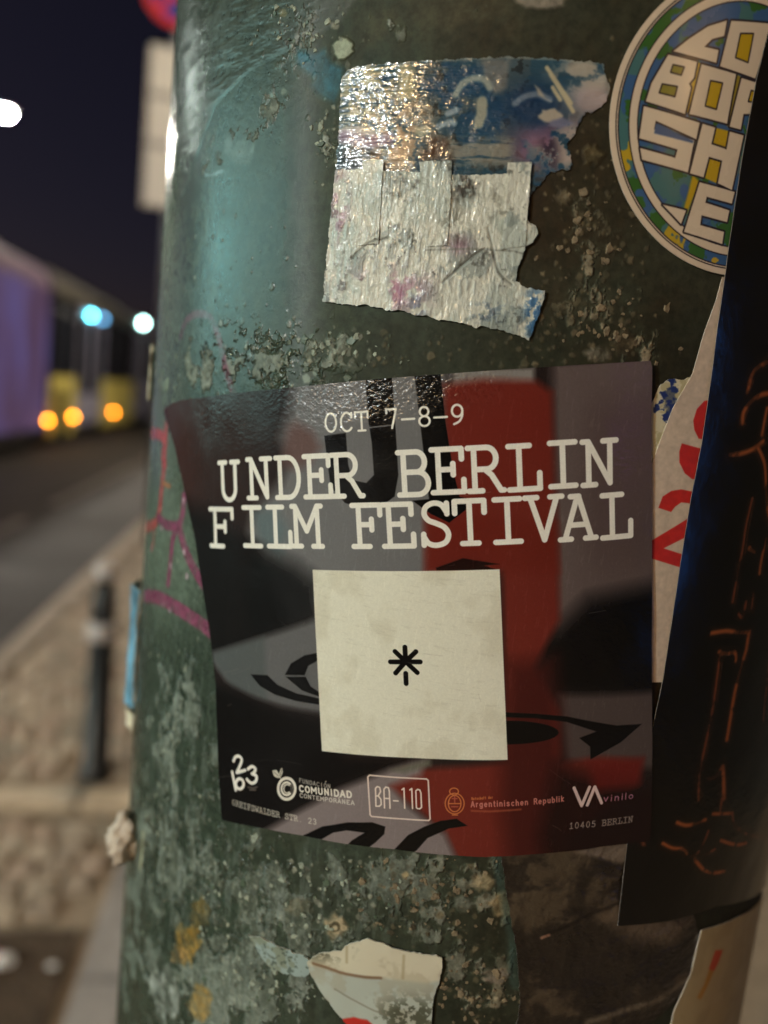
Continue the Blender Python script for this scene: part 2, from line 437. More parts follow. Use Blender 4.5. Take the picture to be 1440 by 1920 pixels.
# ------------------------------------------------------------------ stickers: thin sheets lying on the pole
def blotch(u, v, seed):
    return (math.sin(u*1.7+seed)*math.cos(v*1.3-seed*.7) + .5*math.sin(u*3.9-v*2.3+seed*2.1) + .25*math.sin(u*8.1+v*7.3+seed))/1.75
def sheet(name, outline, mats, lift=0.3, thick=0.12, step=2.0, edge=0.8, jag=0.0, wav=None, parent=None, seed=1, tex=None):
    """outline in mm on the pole; a triangulated sheet with torn or clean edge, paper-thick rim down to the pole side"""
    rng = random.Random(seed)
    pts = []
    n = len(outline)
    for k in range(n):
        a, b = np.asarray(outline[k], float), np.asarray(outline[(k+1) % n], float)
        L = np.hypot(*(b-a)); m = max(1, int(L/edge))
        nn = np.array([b[1]-a[1], a[0]-b[0]])/max(L, 1e-9)
        for i in range(m):
            p = a + (b-a)*i/m
            if jag > 0:
                p = p + nn*jag*(blotch(p[0]*.9, p[1]*.9, seed) + .6*rng.uniform(-1, 1))
            pts.append((float(p[0]), float(p[1])))
    nb = len(pts)
    A = np.array(pts)
    lo, hi = A.min(0), A.max(0)
    xs, ys = np.arange(lo[0]+step*.5, hi[0], step), np.arange(lo[1]+step*.5, hi[1], step)
    X, Y = [q.ravel() for q in np.meshgrid(xs, ys)]
    ins = np.zeros(X.shape, bool); d = np.full(X.shape, 1e9)
    for k in range(nb):
        a, b = A[k], A[(k+1) % nb]
        if a[1] != b[1]:
            ins ^= ((a[1] > Y) != (b[1] > Y)) & (X < (b[0]-a[0])*(Y-a[1])/(b[1]-a[1]) + a[0])
        d = np.minimum(d, (X-a[0])**2 + (Y-a[1])**2)
    keep = ins & (d > (edge*.6)**2)
    vs2 = [Vector(p) for p in pts] + [Vector((x, y)) for x, y in zip(X[keep], Y[keep])]
    res = geometry.delaunay_2d_cdt(vs2, [], [list(range(nb))], 1, 1e-6)
    V2, F = res[0], res[2]
    V2 = [(v.x, v.y) for v in V2]
    wav = wav or (lambda s, z: 0.0)
    H = [max(0.03, lift + wav(s, z)) for s, z in V2]
    org = surf(A[:, 0].mean(), A[:, 1].mean())
    verts = [surf(s, z, h)-org for (s, z), h in zip(V2, H)]
    faces = [tuple(f) for f in F]
    cnt = {}
    for f in faces:
        for i in range(len(f)):
            e = (f[i], f[(i+1) % len(f)])
            cnt[tuple(sorted(e))] = cnt.get(tuple(sorted(e)), []) + [e]
    low = {}
    topc = {}
    rim = []
    for k, es in cnt.items():
        if len(es) == 1:
            a, b = es[0]
            for v in (a, b):
                if v not in low:
                    topc[v] = len(verts)
                    verts.append(verts[v])
                    low[v] = len(verts)
                    verts.append(surf(V2[v][0], V2[v][1], max(0.0, H[v]-thick))-org)
            rim.append((topc[b], topc[a], low[a], low[b]))
    # outward orientation
    f0 = faces[0]
    nrm = (verts[f0[1]]-verts[f0[0]]).cross(verts[f0[2]]-verts[f0[0]])
    out = (verts[f0[0]]+org) - Vector((POLE_C.x, POLE_C.y, (verts[f0[0]]+org).z))
    if nrm.dot(out) < 0:
        faces = [tuple(reversed(f)) for f in faces]; rim = [tuple(reversed(f)) for f in rim]
    me = bpy.data.meshes.new(name)
    me.from_pydata([tuple(v) for v in verts], [], faces + rim)
    uv = me.uv_layers.new(name='UVMap')
    SZ = list(V2) + [None]*(len(verts)-len(V2))
    for v, l in low.items(): SZ[l] = V2[v]; SZ[topc[v]] = V2[v]
    if tex is not None:
        s0, s1, z0, z1 = tex.s0, tex.s1, tex.z0, tex.z1
    else:
        s0, s1, z0, z1 = lo[0], lo[0]+100, lo[1], lo[1]+100
    uvs = np.empty(len(me.loops)*2, np.float32)
    li = np.empty(len(me.loops), np.int32); me.loops.foreach_get('vertex_index', li)
    szp = np.array(SZ, float)
    uvs[0::2] = (szp[li, 0]-s0)/(s1-s0); uvs[1::2] = (szp[li, 1]-z0)/(z1-z0)
    uv.data.foreach_set('uv', uvs)
    mi = np.zeros(len(me.polygons), np.int32); mi[len(faces):] = 1 if isinstance(mats, (list, tuple)) and len(mats) > 1 else 0
    sm = np.zeros(len(me.polygons), bool); sm[:len(faces)] = True
    o = link_mesh(name, me, mats, parent, org)
    me.polygons.foreach_set('material_index', mi)
    me.polygons.foreach_set('use_smooth', sm)
    me.update()
    return o
def print_mat(name, img, rough=0.35, bump=0.15, bscale=900.0, bdist=0.0004, coat=0.0, relief=None, rdist=0.0004, rvar=0.08, metal=0.0, stretch=None):
    m = bpy.data.materials.new(name)
    m.use_nodes = True
    nt = m.node_tree
    b = nt.nodes['Principled BSDF']
    uvn = nt.nodes.new('ShaderNodeTexCoord')
    ti = nt.nodes.new('ShaderNodeTexImage')
    ti.image = img; ti.extension = 'EXTEND'
    nt.links.new(uvn.outputs['UV'], ti.inputs['Vector'])
    nt.links.new(ti.outputs['Color'], b.inputs['Base Color'])
    n = nt.nodes.new('ShaderNodeTexNoise')
    n.inputs['Scale'].default_value = 70; n.inputs['Detail'].default_value = 5
    nt.links.new(uvn.outputs['Object'], n.inputs['Vector'])
    mr = nt.nodes.new('ShaderNodeMapRange')
    mr.inputs['From Min'].default_value = .35; mr.inputs['From Max'].default_value = .65
    mr.inputs['To Min'].default_value = max(.03, rough-rvar); mr.inputs['To Max'].default_value = rough+rvar
    nt.links.new(n.outputs['Fac'], mr.inputs['Value']); nt.links.new(mr.outputs[0], b.inputs['Roughness'])
    n2 = nt.nodes.new('ShaderNodeTexNoise')
    n2.inputs['Scale'].default_value = bscale; n2.inputs['Detail'].default_value = 3
    nt.links.new(uvn.outputs['Object'], n2.inputs['Vector'])
    bp = nt.nodes.new('ShaderNodeBump')
    bp.inputs['Strength'].default_value = bump; bp.inputs['Distance'].default_value = bdist
    nt.links.new(n2.outputs['Fac'], bp.inputs['Height'])
    last = bp
    if relief is not None:
        tr = nt.nodes.new('ShaderNodeTexImage'); tr.image = relief; tr.extension = 'EXTEND'
        nt.links.new(uvn.outputs['UV'], tr.inputs['Vector'])
        b2 = nt.nodes.new('ShaderNodeBump')
        b2.inputs['Strength'].default_value = 1.0; b2.inputs['Distance'].default_value = rdist
        nt.links.new(tr.outputs['Color'], b2.inputs['Height'])
        nt.links.new(bp.outputs[0], b2.inputs['Normal'])
        last = b2
    nt.links.new(last.outputs[0], b.inputs['Normal'])
    nt.links.new(last.outputs[0], b.inputs['Coat Normal'])
    b.inputs['Metallic'].default_value = metal
    b.inputs['Specular IOR Level'].default_value = .33
    if coat: b.inputs['Coat Weight'].default_value = coat; b.inputs['Coat Roughness'].default_value = .09
    return m

# ================================================================== SETTING
ROAD_Z = -0.12
m_asphalt = mat('asphalt', (0.019, 0.0165, 0.0165), 0.82, var=.35, vscale=1.3, bump=.5, bscale=90, rvar=.2, bdist=.01)
m_paint = mat('road_paint', (0.16, 0.15, 0.14), 0.6, var=.5, vscale=6)
m_rail = mat('rail_steel', (0.3, 0.29, 0.28), 0.3, metal=1.0, var=.3, vscale=5)
m_granite = mat('granite_kerb', (0.25, 0.19, 0.13), 0.7, var=.3, vscale=25, bump=.4, bscale=120)
m_edge = mat('edging_granite', (0.52, 0.42, 0.30), 0.7, var=.25, vscale=18, bump=.4, bscale=100)
m_grey = mat('grey_slab', (0.3, 0.28, 0.27), 0.72, var=.2, vscale=14, bump=.4, bscale=120)
m_joint = mat('joint_sand', (0.27, 0.21, 0.15), 0.95, var=.4, vscale=30, bump=.5, bscale=150)
m_patch = mat('brown_patch', (0.075, 0.048, 0.028), 0.95, var=.5, vscale=20, bump=1.0, bscale=60, bdist=.02)
SETTS = [mat('sett_stone', (0.36*k, 0.29*k*t, 0.215*k*t), 0.72, var=.28, vscale=30, bump=.5, bscale=120)
         for k, t in ((1.0, 1.0), (.82, .97), (1.15, 1.0), (.7, 1.04), (.95, .92))]

def flat(name, pts, z, m, kind='structure'):
    bm = bmesh.new()
    bm.faces.new([bm.verts.new((x, y, z)) for x, y in pts])
    o = from_bm(name, bm, m)
    o['kind'] = kind
    return o
flat('road', [(-300, -300), (-1.36, -300), (-1.36, 300), (-300, 300)], ROAD_Z, m_asphalt)
pave = flat('pavement', [(-1.2, -300), (300, -300), (300, 300), (-1.2, 300)], -0.012, m_joint)
bm = bmesh.new(); add_box(bm, -1.36, -1.2, -30, 120, ROAD_Z-.1, -0.011)
kerb_bed = from_bm('kerb', bm, m_granite); kerb_bed['kind'] = 'structure'
bm = bmesh.new(); add_box(bm, -0.075, 0.075, -0.495, 0.495, -0.1, 0.012, .012)
kme = bpy.data.meshes.new('kerb_stone'); bm.to_mesh(kme); bm.free(); kme.materials.append(m_granite)
for k in range(-1, 14):
    o = link_mesh('kerb_stone', kme, m_granite, kerb_bed, (-1.28, k+.5, 0))
for x0, x1 in ((-2.66, -2.54),):
    for k in range(0, 6):
        flat('road_marking', [(x0, 3.5+k*6.2), (x1, 3.5+k*6.2), (x1, 8.6+k*6.2), (x0, 8.6+k*6.2)], ROAD_Z+.004, m_paint)
for x in (-5.02, -6.46):
    bm = bmesh.new(); add_box(bm, x-.035, x+.035, -30, 90, ROAD_Z-.05, ROAD_Z+.006, .004)
    o = from_bm('tram_rail', bm, m_rail); o['kind'] = 'structure'

# setts of the near pavement, one by one; dark patch, grey slab strip and edging row interrupt them
def patch_has(x, y):
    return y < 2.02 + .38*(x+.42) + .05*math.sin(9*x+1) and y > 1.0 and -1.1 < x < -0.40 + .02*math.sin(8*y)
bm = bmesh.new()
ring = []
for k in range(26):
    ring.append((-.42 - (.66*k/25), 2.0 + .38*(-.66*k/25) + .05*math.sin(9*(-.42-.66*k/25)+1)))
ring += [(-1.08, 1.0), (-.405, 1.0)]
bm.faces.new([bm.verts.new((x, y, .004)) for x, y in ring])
so = from_bm('dark_patch', bm, m_patch); so['kind'] = 'structure'  # plain darker brown sheet in place of the setts
sett_me = []
for k in range(10):
    rng = random.Random(k)
    bm = bmesh.new()
    w, h = .044*rng.uniform(.92, 1.06), .044*rng.uniform(.92, 1.06)
    b4 = [bm.verts.new((sx*w, sy*h, -.02)) for sx, sy in ((-1, -1), (1, -1), (1, 1), (-1, 1))]
    m4 = [bm.verts.new((sx*w*rng.uniform(.93, 1.0), sy*h*rng.uniform(.93, 1.0), -.002+rng.uniform(-.002, .002))) for sx, sy in ((-1, -1), (1, -1), (1, 1), (-1, 1))]
    t4 = [bm.verts.new((sx*w*.74, sy*h*.74, .006+rng.uniform(-.002, .002))) for sx, sy in ((-1, -1), (1, -1), (1, 1), (-1, 1))]
    for a, b in ((b4, m4), (m4, t4)):
        for i in range(4): bm.faces.new((a[i], a[(i+1) % 4], b[(i+1) % 4], b[i]))
    bm.faces.new(t4)
    me = bpy.data.meshes.new('sett'); bm.normal_update(); bm.to_mesh(me); bm.free()
    me.materials.append(SETTS[k % 5]); sett_me.append(me)
cells = []
rng = random.Random(3)
for j in range(int((8.6-1.15)/.098)):
    for i in range(12):
        x = -1.14 + i*.098 + .02*math.sin(j*1.7) + rng.uniform(-.006, .006)
        y = 1.2 + j*.098 + rng.uniform(-.006, .006) + .02*math.sin(i*2.1)
        if patch_has(x, y) or 2.54 < y < 2.79: continue
        if -.45 < x < -.18 and y < 2.56: continue
        if abs(x+.575) < .1 and abs(y-2.86) < .1: continue
        cells.append((x, y))
cells.sort(key=lambda c: math.hypot(c[0]+.7, c[1]-1.7))
far = bmesh.new()
for n, (x, y) in enumerate(cells):
    k = rng.randrange(10)
    a = rng.choice((0, 1, 2, 3))*math.pi/2 + rng.uniform(-.08, .08)
    if n < 290:
        o = bpy.data.objects.new('sett', sett_me[k]); COL.objects.link(o)
        o.location = (x, y, rng.uniform(-.003, .003)); o.rotation_euler = (rng.uniform(-.04, .04), rng.uniform(-.04, .04), a); o.parent = pave
    else:
        tmp = bmesh.new(); tmp.from_mesh(sett_me[k])
        bmesh.ops.transform(tmp, matrix=Matrix.Translation((x, y, 0)) @ Matrix.Rotation(a, 4, 'Z'), verts=tmp.verts)
        for f in tmp.faces: f.material_index = k % 5
        mm = bpy.data.meshes.new('t'); tmp.to_mesh(mm); tmp.free(); far.from_mesh(mm); bpy.data.meshes.remove(mm)
fo = from_bm('far_setts', far, SETTS, pave); fo['kind'] = 'stuff'
for k in range(6):
    bm = bmesh.new(); add_box(bm, -.145, .145, -.055, .055, -.03, .022, .008)
    from_bm('edging_stone', bm, m_edge, pave, (-1.03 + k*.3, 2.66, 0))
for k in range(4):
    bm = bmesh.new(); add_box(bm, -.065, .065, -.195, .195, -.03, .012, .006)
    from_bm('edging_slab', bm, m_grey, pave, (-.315, 1.2 + k*.4, 0))

# ------------------------------------------------------------------ street lamps (each gives its own light)
m_mast = mat('lamp_mast_paint', (0.05, 0.055, 0.055), 0.5, metal=.3, var=.2, vscale=4)
def street_lamp(label, x, y, h, colour, strength, reach, size=(.62, .26), group=None, cat='street lamp'):
    """mast at (x - reach), a short arm over to the lantern at (x, y, h)"""
    root = empty('street_lamp', (x-reach, y, 0))
    tag(root, label, cat, group)
    bm = bmesh.new(); add_lathe(bm, [(.11, -.1), (.11, .9), (.085, 1.0), (.05, h+.12), (.02, h+.2)], 20)
    from_bm('mast', bm, m_mast, root, smooth=True)
    bm = bmesh.new(); add_tube(bm, (0, 0, h+.05), (reach-size[0]*.4*(1 if reach > 0 else -1), 0, h+.12), .035)
    from_bm('arm', bm, m_mast, root, smooth=True)
    bm = bmesh.new(); add_box(bm, reach-size[0]/2, reach+size[0]/2, -size[1]/2, size[1]/2, h+.05, h+.17, .03)
    head = from_bm('lamp_head', bm, m_mast, root)
    bm = bmesh.new(); add_box(bm, reach-size[0]*.42, reach+size[0]*.42, -size[1]*.42, size[1]*.42, h-.07, h+.045, .04)
    gm = mat('lamp_glass', (.8, .8, .8), .3, emit=colour, estr=strength*LAMP_GAIN)
    from_bm('lamp_glass', bm, gm, head)
    return root
street_lamp('glaring white street lamp against the black sky', -7.8, 22.5, 7.95, (1, .93, .8), 3000, 1.6, (.7, .34))
street_lamp('cool teal street lamp on the far kerb across the tracks', -12.6, 4.3, 3.7, (.16, .86, .9), 230, -1.2, (.4, .22))
street_lamp('warm street lamp behind the photographer over the road', -7.5, -6.6, 4.45, (1, .64, .28), 1000, -1.0, (.7, .4))
street_lamp('added white lamp beyond the tram across the street', -15.0, 15.0, 8.6, (.86, 1, .9), 180, 1.6, (.9, .5))  # added lamp that brightens the left edge of the pole
street_lamp('added warm lamp on the near pavement lighting the tram', -.2, 17.5, 6.6, (1, .80, .55), 1000, -1.4, (.6, .4))  # added out of sight behind the pole to light the tram
street_lamp('added warm lamp over the pavement between pole and sign', -.1, 4.7, 6.6, (1, .76, .5), 150, -1.6, (.6, .4))  # added above the view to light the sign plates and paving
street_lamp('neutral white street lamp behind the photographer across the road', -11.4, -6.4, 5.0, (.89, 1, 1.0), 1000, -1.4, (1.4, .8))
# teal-lit shop front on the other side of the tracks
m_wall2 = mat('far_plaster', (0.05, 0.05, 0.05), 0.9, var=.25, vscale=2)
teal = empty('teal_shop', (-14.0, 3, -.12)); tag(teal, 'shop front with tall teal lit windows across the tracks', 'shop front')
bm = bmesh.new(); add_box(bm, -.5, -.02, -7, 8, 0, 8); from_bm('wall', bm, m_wall2, teal)
m_tealpane = mat('teal_pane', (.03, .05, .05), .2, emit=(.31, .56, .53), estr=5.2)
for k in range(5):
    y0 = -5.2 + k*2.05
    bm = bmesh.new()
    for a, b_, c, d in ((y0, y0+.05, 1.6, 6.6), (y0+1.95, y0+2.0, 1.6, 6.6), (y0+.05, y0+1.95, 1.6, 1.66), (y0+.05, y0+1.95, 6.54, 6.6)):
        add_box(bm, -.018, .05, a, b_, c, d)
    f = from_bm('window', bm, m_mast, teal)
    bm = bmesh.new(); add_box(bm, -.018, .012, y0+.052, y0+1.948, 1.662, 6.538); from_bm('pane', bm, m_tealpane, f)
# a warm bracket lamp on the shop wall, and the lit shop windows behind
m_plaster = mat('shop_plaster', (0.07, 0.06, 0.05), 0.9, var=.25, vscale=2, bump=.3, bscale=60)
shop = empty('shop_front', (3.2, -3, 0)); tag(shop, 'dim plastered shop front with blue and violet lit windows', 'shop front')
bm = bmesh.new(); add_box(bm, 0.02, .5, -8, 12, -.1, 6); from_bm('wall', bm, m_plaster, shop)
def lit_window(y, z0, z1, w, colour, st):
    bm = bmesh.new()
    for a, b, c, d in ((-w/2-.05, -w/2, z0-.05, z1+.05), (w/2, w/2+.05, z0-.05, z1+.05), (-w/2, w/2, z1, z1+.05), (-w/2, w/2, z0-.05, z0)):
        add_box(bm, -.05, .018, y+a, y+b, c, d)
    f = from_bm('window', bm, m_mast, shop)
    bm = bmesh.new(); add_box(bm, -.01, .015, y-w/2+.001, y+w/2-.001, z0+.001, z1-.001)
    from_bm('pane', bm, mat('lit_pane', (.05, .05, .05), .2, emit=colour, estr=st*LAMP_GAIN), f)
lit_window(0.37, .6, 2.1, .18, (.05, .26, .9), 9)
lit_window(-2.66, 1.5, 2.1, .2, (.6, .12, 1.0), 16)
wl_ = empty('wall_lamp', (3.2, -4.24, 3.75)); tag(wl_, 'warm bracket lamp on the shop wall', 'wall lamp')
bm = bmesh.new(); add_tube(bm, (.02, 0, .1), (-.55, 0, .16), .02); from_bm('bracket', bm, m_mast, wl_)
bm = bmesh.new(); add_lathe(bm, [(.02, .15), (.13, .1), (.15, .02)], 20, (-.55, 0, 0)); lh = from_bm('lamp_shade', bm, m_mast, wl_, smooth=True)
bm = bmesh.new(); bmesh.ops.create_icosphere(bm, subdivisions=3, radius=.1, matrix=Matrix.Translation((-.55, 0, -.04)))
from_bm('bulb', bm, mat('warm_bulb', (.8, .8, .8), .3, emit=(1, .58, .25), estr=95*LAMP_GAIN), lh, smooth=True)

# ------------------------------------------------------------------ bollard
m_black = mat('bollard_black', (0.012, 0.012, 0.012), 0.5, var=.3, vscale=10)
m_band = mat('bollard_band', (0.5, 0.46, 0.44), 0.45, var=.2, vscale=20)
bol = empty('bollard', (-.575, 2.86, 0)); tag(bol, 'black street bollard with a pale band and knob by the kerb', 'bollard')
bm = bmesh.new(); add_lathe(bm, [(.062, -.05), (.062, .03), (.049, .045), (.046, .535)], 28); from_bm('post', bm, m_black, bol, smooth=True)
bm = bmesh.new(); add_lathe(bm, [(.05, .536), (.056, .545), (.056, .585), (.044, .6)], 28); from_bm('reflective_band', bm, m_band, bol, smooth=True)
bm = bmesh.new(); add_lathe(bm, [(.041, .601), (.043, .62), (.041, .7), (.032, .712), (.028, .76)], 28); from_bm('neck', bm, m_black, bol, smooth=True)
bm = bmesh.new(); add_lathe(bm, [(.026, .761), (.036, .772), (.039, .79), (.034, .81), (.018, .822), (.004, .825)], 28); from_bm('knob', bm, m_band, bol, smooth=True)

# ------------------------------------------------------------------ litter on the dark patch
m_white = mat('litter_white', (.72, .7, .68), .7, bump=.5, bscale=60)
m_redpl = mat('litter_red', (.6, .06, .04), .4)
wr = empty('snack_wrapper', (-.585, 1.86, .004)); tag(wr, 'crumpled red and white wrapper lying on a dark patch', 'wrapper')
def crumple(name, m, parent, r, sc, loc, seed):
    bm = bmesh.new(); bmesh.ops.create_icosphere(bm, subdivisions=2, radius=r)
    g = random.Random(seed)
    for v in bm.verts: v.co = Vector((v.co.x*sc[0], v.co.y*sc[1], v.co.z*sc[2]))*g.uniform(.72, 1.15)
    return from_bm(name, bm, m, parent, loc)
crumple('wrapper_body', m_white, wr, .03, (1.0, .8, .45), (.012, -.005, .014), 1)
crumple('wrapper_end', m_redpl, wr, .024, (1.1, .9, .5), (-.022, .008, .013), 2)
pc = crumple('paper_scrap', m_white, None, .012, (1.2, .9, .4), (-.45, 1.845, .01), 3); tag(pc, 'small white paper scrap lying on a dark patch', 'paper scrap')

# ------------------------------------------------------------------ no-parking sign with plates
m_galv = mat('galvanised', (.3, .3, .3), .45, metal=.8, var=.15, vscale=6)
m_signred = mat('sign_red', (.7, .03, .02), .35, emit=None)
m_signblue = mat('sign_blue', (.02, .05, .35), .35)
m_signwhite = mat('sign_white', (.78, .74, .68), .4, var=.05, vscale=4)
m_signink = mat('sign_ink', (.02, .02, .02), .5)
sg = empty('street_sign', (-1.05, 6.95, -.012)); tag(sg, 'no stopping sign above three pale plates on a post', 'road sign')
bm = bmesh.new(); add_lathe(bm, [(.03, 0), (.03, 4.95), (.026, 4.97)], 16); from_bm('post', bm, m_galv, sg, smooth=True)
def disc(r0, r1, y, m, name, parent, zc=4.63):
    bm = bmesh.new(); n = 48
    A_ = [bm.verts.new((r1*math.cos(2*math.pi*k/n), y, zc+r1*math.sin(2*math.pi*k/n))) for k in range(n)]
    if r0 > 0:
        B_ = [bm.verts.new((r0*math.cos(2*math.pi*k/n), y, zc+r0*math.sin(2*math.pi*k/n))) for k in range(n)]
        for k in range(n): bm.faces.new((A_[k], B_[k], B_[(k+1) % n], A_[(k+1) % n]))
    else: bm.faces.new(A_)
    r = bmesh.ops.extrude_face_region(bm, geom=bm.faces[:])
    for v in [g for g in r['geom'] if isinstance(g, bmesh.types.BMVert)]: v.co.y -= .003
    bmesh.ops.recalc_face_normals(bm, faces=bm.faces[:])
    return from_bm(name, bm, m, parent)
dp = disc(0, .30, -.034, m_signblue, 'sign_disc', sg)
disc(.235, .298, -.0375, m_signred, 'red_ring', dp)
bm = bmesh.new(); add_box(bm, -.24, .24, -.0405, -.0375, -.03, .03, rot=None)
for v in bm.verts: v.co = Matrix.Rotation(rad(45), 4, 'Y') @ v.co
for v in bm.verts: v.co.z += 4.63
from_bm('red_slash', bm, m_signred, dp)
bm = bmesh.new(); add_box(bm, -.24, .24, -.0435, -.0406, -.03, .03)
for v in bm.verts: v.co = Matrix.Rotation(rad(-45), 4, 'Y') @ v.co
for v in bm.verts: v.co.z += 4.63
from_bm('red_slash', bm, m_signred, dp)
zt = 4.20
for hgt, rows in ((.385, 2), (.385, 2), (.50, 2)):
    bm = bmesh.new(); add_box(bm, -.21, .21, -.036, -.033, zt-hgt, zt-.012, .0)
    p = from_bm('sign_plate', bm, m_signwhite, sg)
    bm = bmesh.new()
    for a, b, c, d in ((-.2, .2, -.03, -.022), (-.2, .2, -hgt+.01, -hgt+.018), (-.2, -.192, -hgt+.018, -.03), (.192, .2, -hgt+.018, -.03)):
        add_box(bm, a, b, -.0375, -.0362, zt+c, zt+d)
    from_bm('plate_border', bm, m_signink, p)
    zt -= hgt

# ------------------------------------------------------------------ tram
TX = -4.55
m_yel = mat('tram_yellow', (.74, .68, .2), .35, var=.1, vscale=2, coat=.3)
m_tdark = mat('tram_dark', (.015, .016, .02), .4)
m_troof = mat('tram_roof', (.06, .06, .055), .6)
m_lav = mat('tram_door_paint', (.30, .32, .48), .35, coat=.3)
m_tint = mat('tram_glass', (.006, .008, .014), .08)
m_tint.node_tree.nodes['Principled BSDF'].inputs['Transmission Weight'].default_value = 0.0
m_seat = mat('tram_seat', (.12, .08, .04), .8)
m_or = mat('marker_orange', (.5, .2, .02), .3, emit=(1, .30, .012), estr=44)
m_cy = mat('door_lamp_cyan', (.5, .7, .7), .3, emit=(.10, .62, .75), estr=30)
m_cy2 = mat('door_lamp_white', (.5, .7, .7), .3, emit=(.55, 1.0, .92), estr=48)
m_cy3 = mat('door_lamp_dim', (.5, .7, .7), .3, emit=(.08, .3, .55), estr=11)
# wrap of the first car: lamp light on it is put in as emission
m_glow_wrap = bpy.data.materials.new('glow_wrap'); m_glow_wrap.use_nodes = True
nt = m_glow_wrap.node_tree; b = nt.nodes['Principled BSDF']; b.inputs['Roughness'].default_value = .4
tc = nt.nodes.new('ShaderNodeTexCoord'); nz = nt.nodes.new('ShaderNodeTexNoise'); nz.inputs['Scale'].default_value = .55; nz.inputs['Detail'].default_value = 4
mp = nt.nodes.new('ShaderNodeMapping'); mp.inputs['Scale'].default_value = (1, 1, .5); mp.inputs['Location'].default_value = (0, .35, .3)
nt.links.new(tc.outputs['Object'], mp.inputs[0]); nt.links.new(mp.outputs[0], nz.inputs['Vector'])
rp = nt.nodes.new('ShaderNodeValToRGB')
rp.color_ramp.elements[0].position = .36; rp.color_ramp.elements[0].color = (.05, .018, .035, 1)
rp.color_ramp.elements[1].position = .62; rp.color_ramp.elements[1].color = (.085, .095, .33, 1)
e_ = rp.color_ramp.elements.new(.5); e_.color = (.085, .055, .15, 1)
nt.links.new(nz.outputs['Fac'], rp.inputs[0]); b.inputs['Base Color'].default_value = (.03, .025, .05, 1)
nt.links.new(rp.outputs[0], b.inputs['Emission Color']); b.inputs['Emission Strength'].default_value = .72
m_wrap = mat('tram_wrap', (.16, .12, .2), .45, var=.25, vscale=1.2)

def tram_box(name, x0, x1, y0, y1, z0, z1, m, parent, bev=.0):
    bm = bmesh.new(); add_box(bm, x0, x1, y0, y1, z0, z1, bev)
    return from_bm(name, bm, m, parent)
tram = empty('tram', (0, 0, 0)); tag(tram, 'yellow tram with a purple front car made to glow and orange marker lights', 'tram')
BZ = ROAD_Z
def car_shell(y0, y1, body, skirt=True):
    # far side wall, floor, ends, roof with rounded cantrail
    bm = bmesh.new()
    add_box(bm, TX-2.4, TX-2.34, y0, y1, .32, 3.1)
    add_box(bm, TX-2.34, TX-.06, y0+.04, y1-.04, .30, .36)
    add_box(bm, TX-2.34, TX-.06, y0, y0+.04, .32, 3.1)
    add_box(bm, TX-2.34, TX-.06, y1-.04, y1, .32, 3.1)
    from_bm('car_body', bm, m_tdark, tram)
    bm = bmesh.new()
    prof = [(TX+.0, 3.0), (TX-.02, 3.18), (TX-.12, 3.36), (TX-.32, 3.46), (TX-2.08, 3.46), (TX-2.28, 3.36), (TX-2.38, 3.18), (TX-2.4, 3.101)]
    prof += [(TX-2.33, 3.101), (TX-.07, 3.0)]
    A_ = [bm.verts.new((x, y0, z)) for x, z in prof]; B_ = [bm.verts.new((x, y1, z)) for x, z in prof]
    for k in range(len(prof)): bm.faces.new((A_[k], A_[(k+1) % len(prof)], B_[(k+1) % len(prof)], B_[k]))
    bm.faces.new(list(reversed(A_))); bm.faces.new(B_)
    bmesh.ops.recalc_face_normals(bm, faces=bm.faces[:])
    from_bm('roof', bm, body, tram)
    bm = bmesh.new(); add_box(bm, TX-1.9, TX-.5, y0+1.2, y1-1.2, 3.461, 3.62, .05); from_bm('roof_box', bm, m_troof, tram)
    bm = bmesh.new(); add_box(bm, TX-2.2, TX-.18, y0+.3, y1-.3, BZ+.02, .298); from_bm('undercarriage', bm, m_tdark, tram)
# first car, wrapped
car_shell(4.0, 16.15, m_wrap)
w = tram_box('wrapped_side', TX-.06, TX, 4.0, 16.1, .12, .34, m_tdark, tram)
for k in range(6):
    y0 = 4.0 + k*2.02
    tram_box('glow_panel', TX-.05, TX+.004, y0+.012, y0+2.0, .345, 2.995, m_glow_wrap, tram)
# bellows
bm = bmesh.new()
for k in range(5): add_box(bm, TX-2.3, TX-.05-.03*(k % 2), 16.18+k*.06, 16.235+k*.06, .35, 3.3)
from_bm('bellows', bm, m_tdark, tram)
# second car, yellow
car_shell(16.5, 26.9, m_troof)
for a, b_, z1 in ((16.5, 16.85, 1.36), (17.72, 18.35, 1.36), (21.1, 25.3, 1.36)):
    tram_box('skirt', TX-.06, TX, a, b_, .14, z1, m_yel, tram, .01)
tram_box('skirt', TX-.06, TX, 16.851, 17.719, 1.12, 1.36, m_yel, tram, .01)
tram_box('bogie_cover', TX-.11, TX-.07, 16.86, 17.71, .1, 1.1, m_tdark, tram)
def window(y0, y1, z0=1.38, z1=2.98):
    bm = bmesh.new()
    for a, b_, c, d in ((y0, y0+.07, z0, z1), (y1-.07, y1, z0, z1), (y0+.07, y1-.07, z1-.06, z1), (y0+.07, y1-.07, z0, z0+.05)):
        add_box(bm, TX-.055, TX-.004, a, b_, c, d)
    f = from_bm('window', bm, m_tdark, tram)
    bm = bmesh.new(); add_box(bm, TX-.04, TX-.03, y0+.07, y1-.07, z0+.05, z1-.06)
    from_bm('pane', bm, m_glass, f)
m_glass = bpy.data.materials.new('tram_pane'); m_glass.use_nodes = True
nt = m_glass.node_tree; b = nt.nodes['Principled BSDF']
b.inputs['Base Color'].default_value = (.05, .06, .09, 1); b.inputs['Roughness'].default_value = .05
tr = nt.nodes.new('ShaderNodeBsdfTransparent'); tr.inputs[0].default_value = (.55, .58, .62, 1)
mx = nt.nodes.new('ShaderNodeMixShader'); mx.inputs[0].default_value = .3
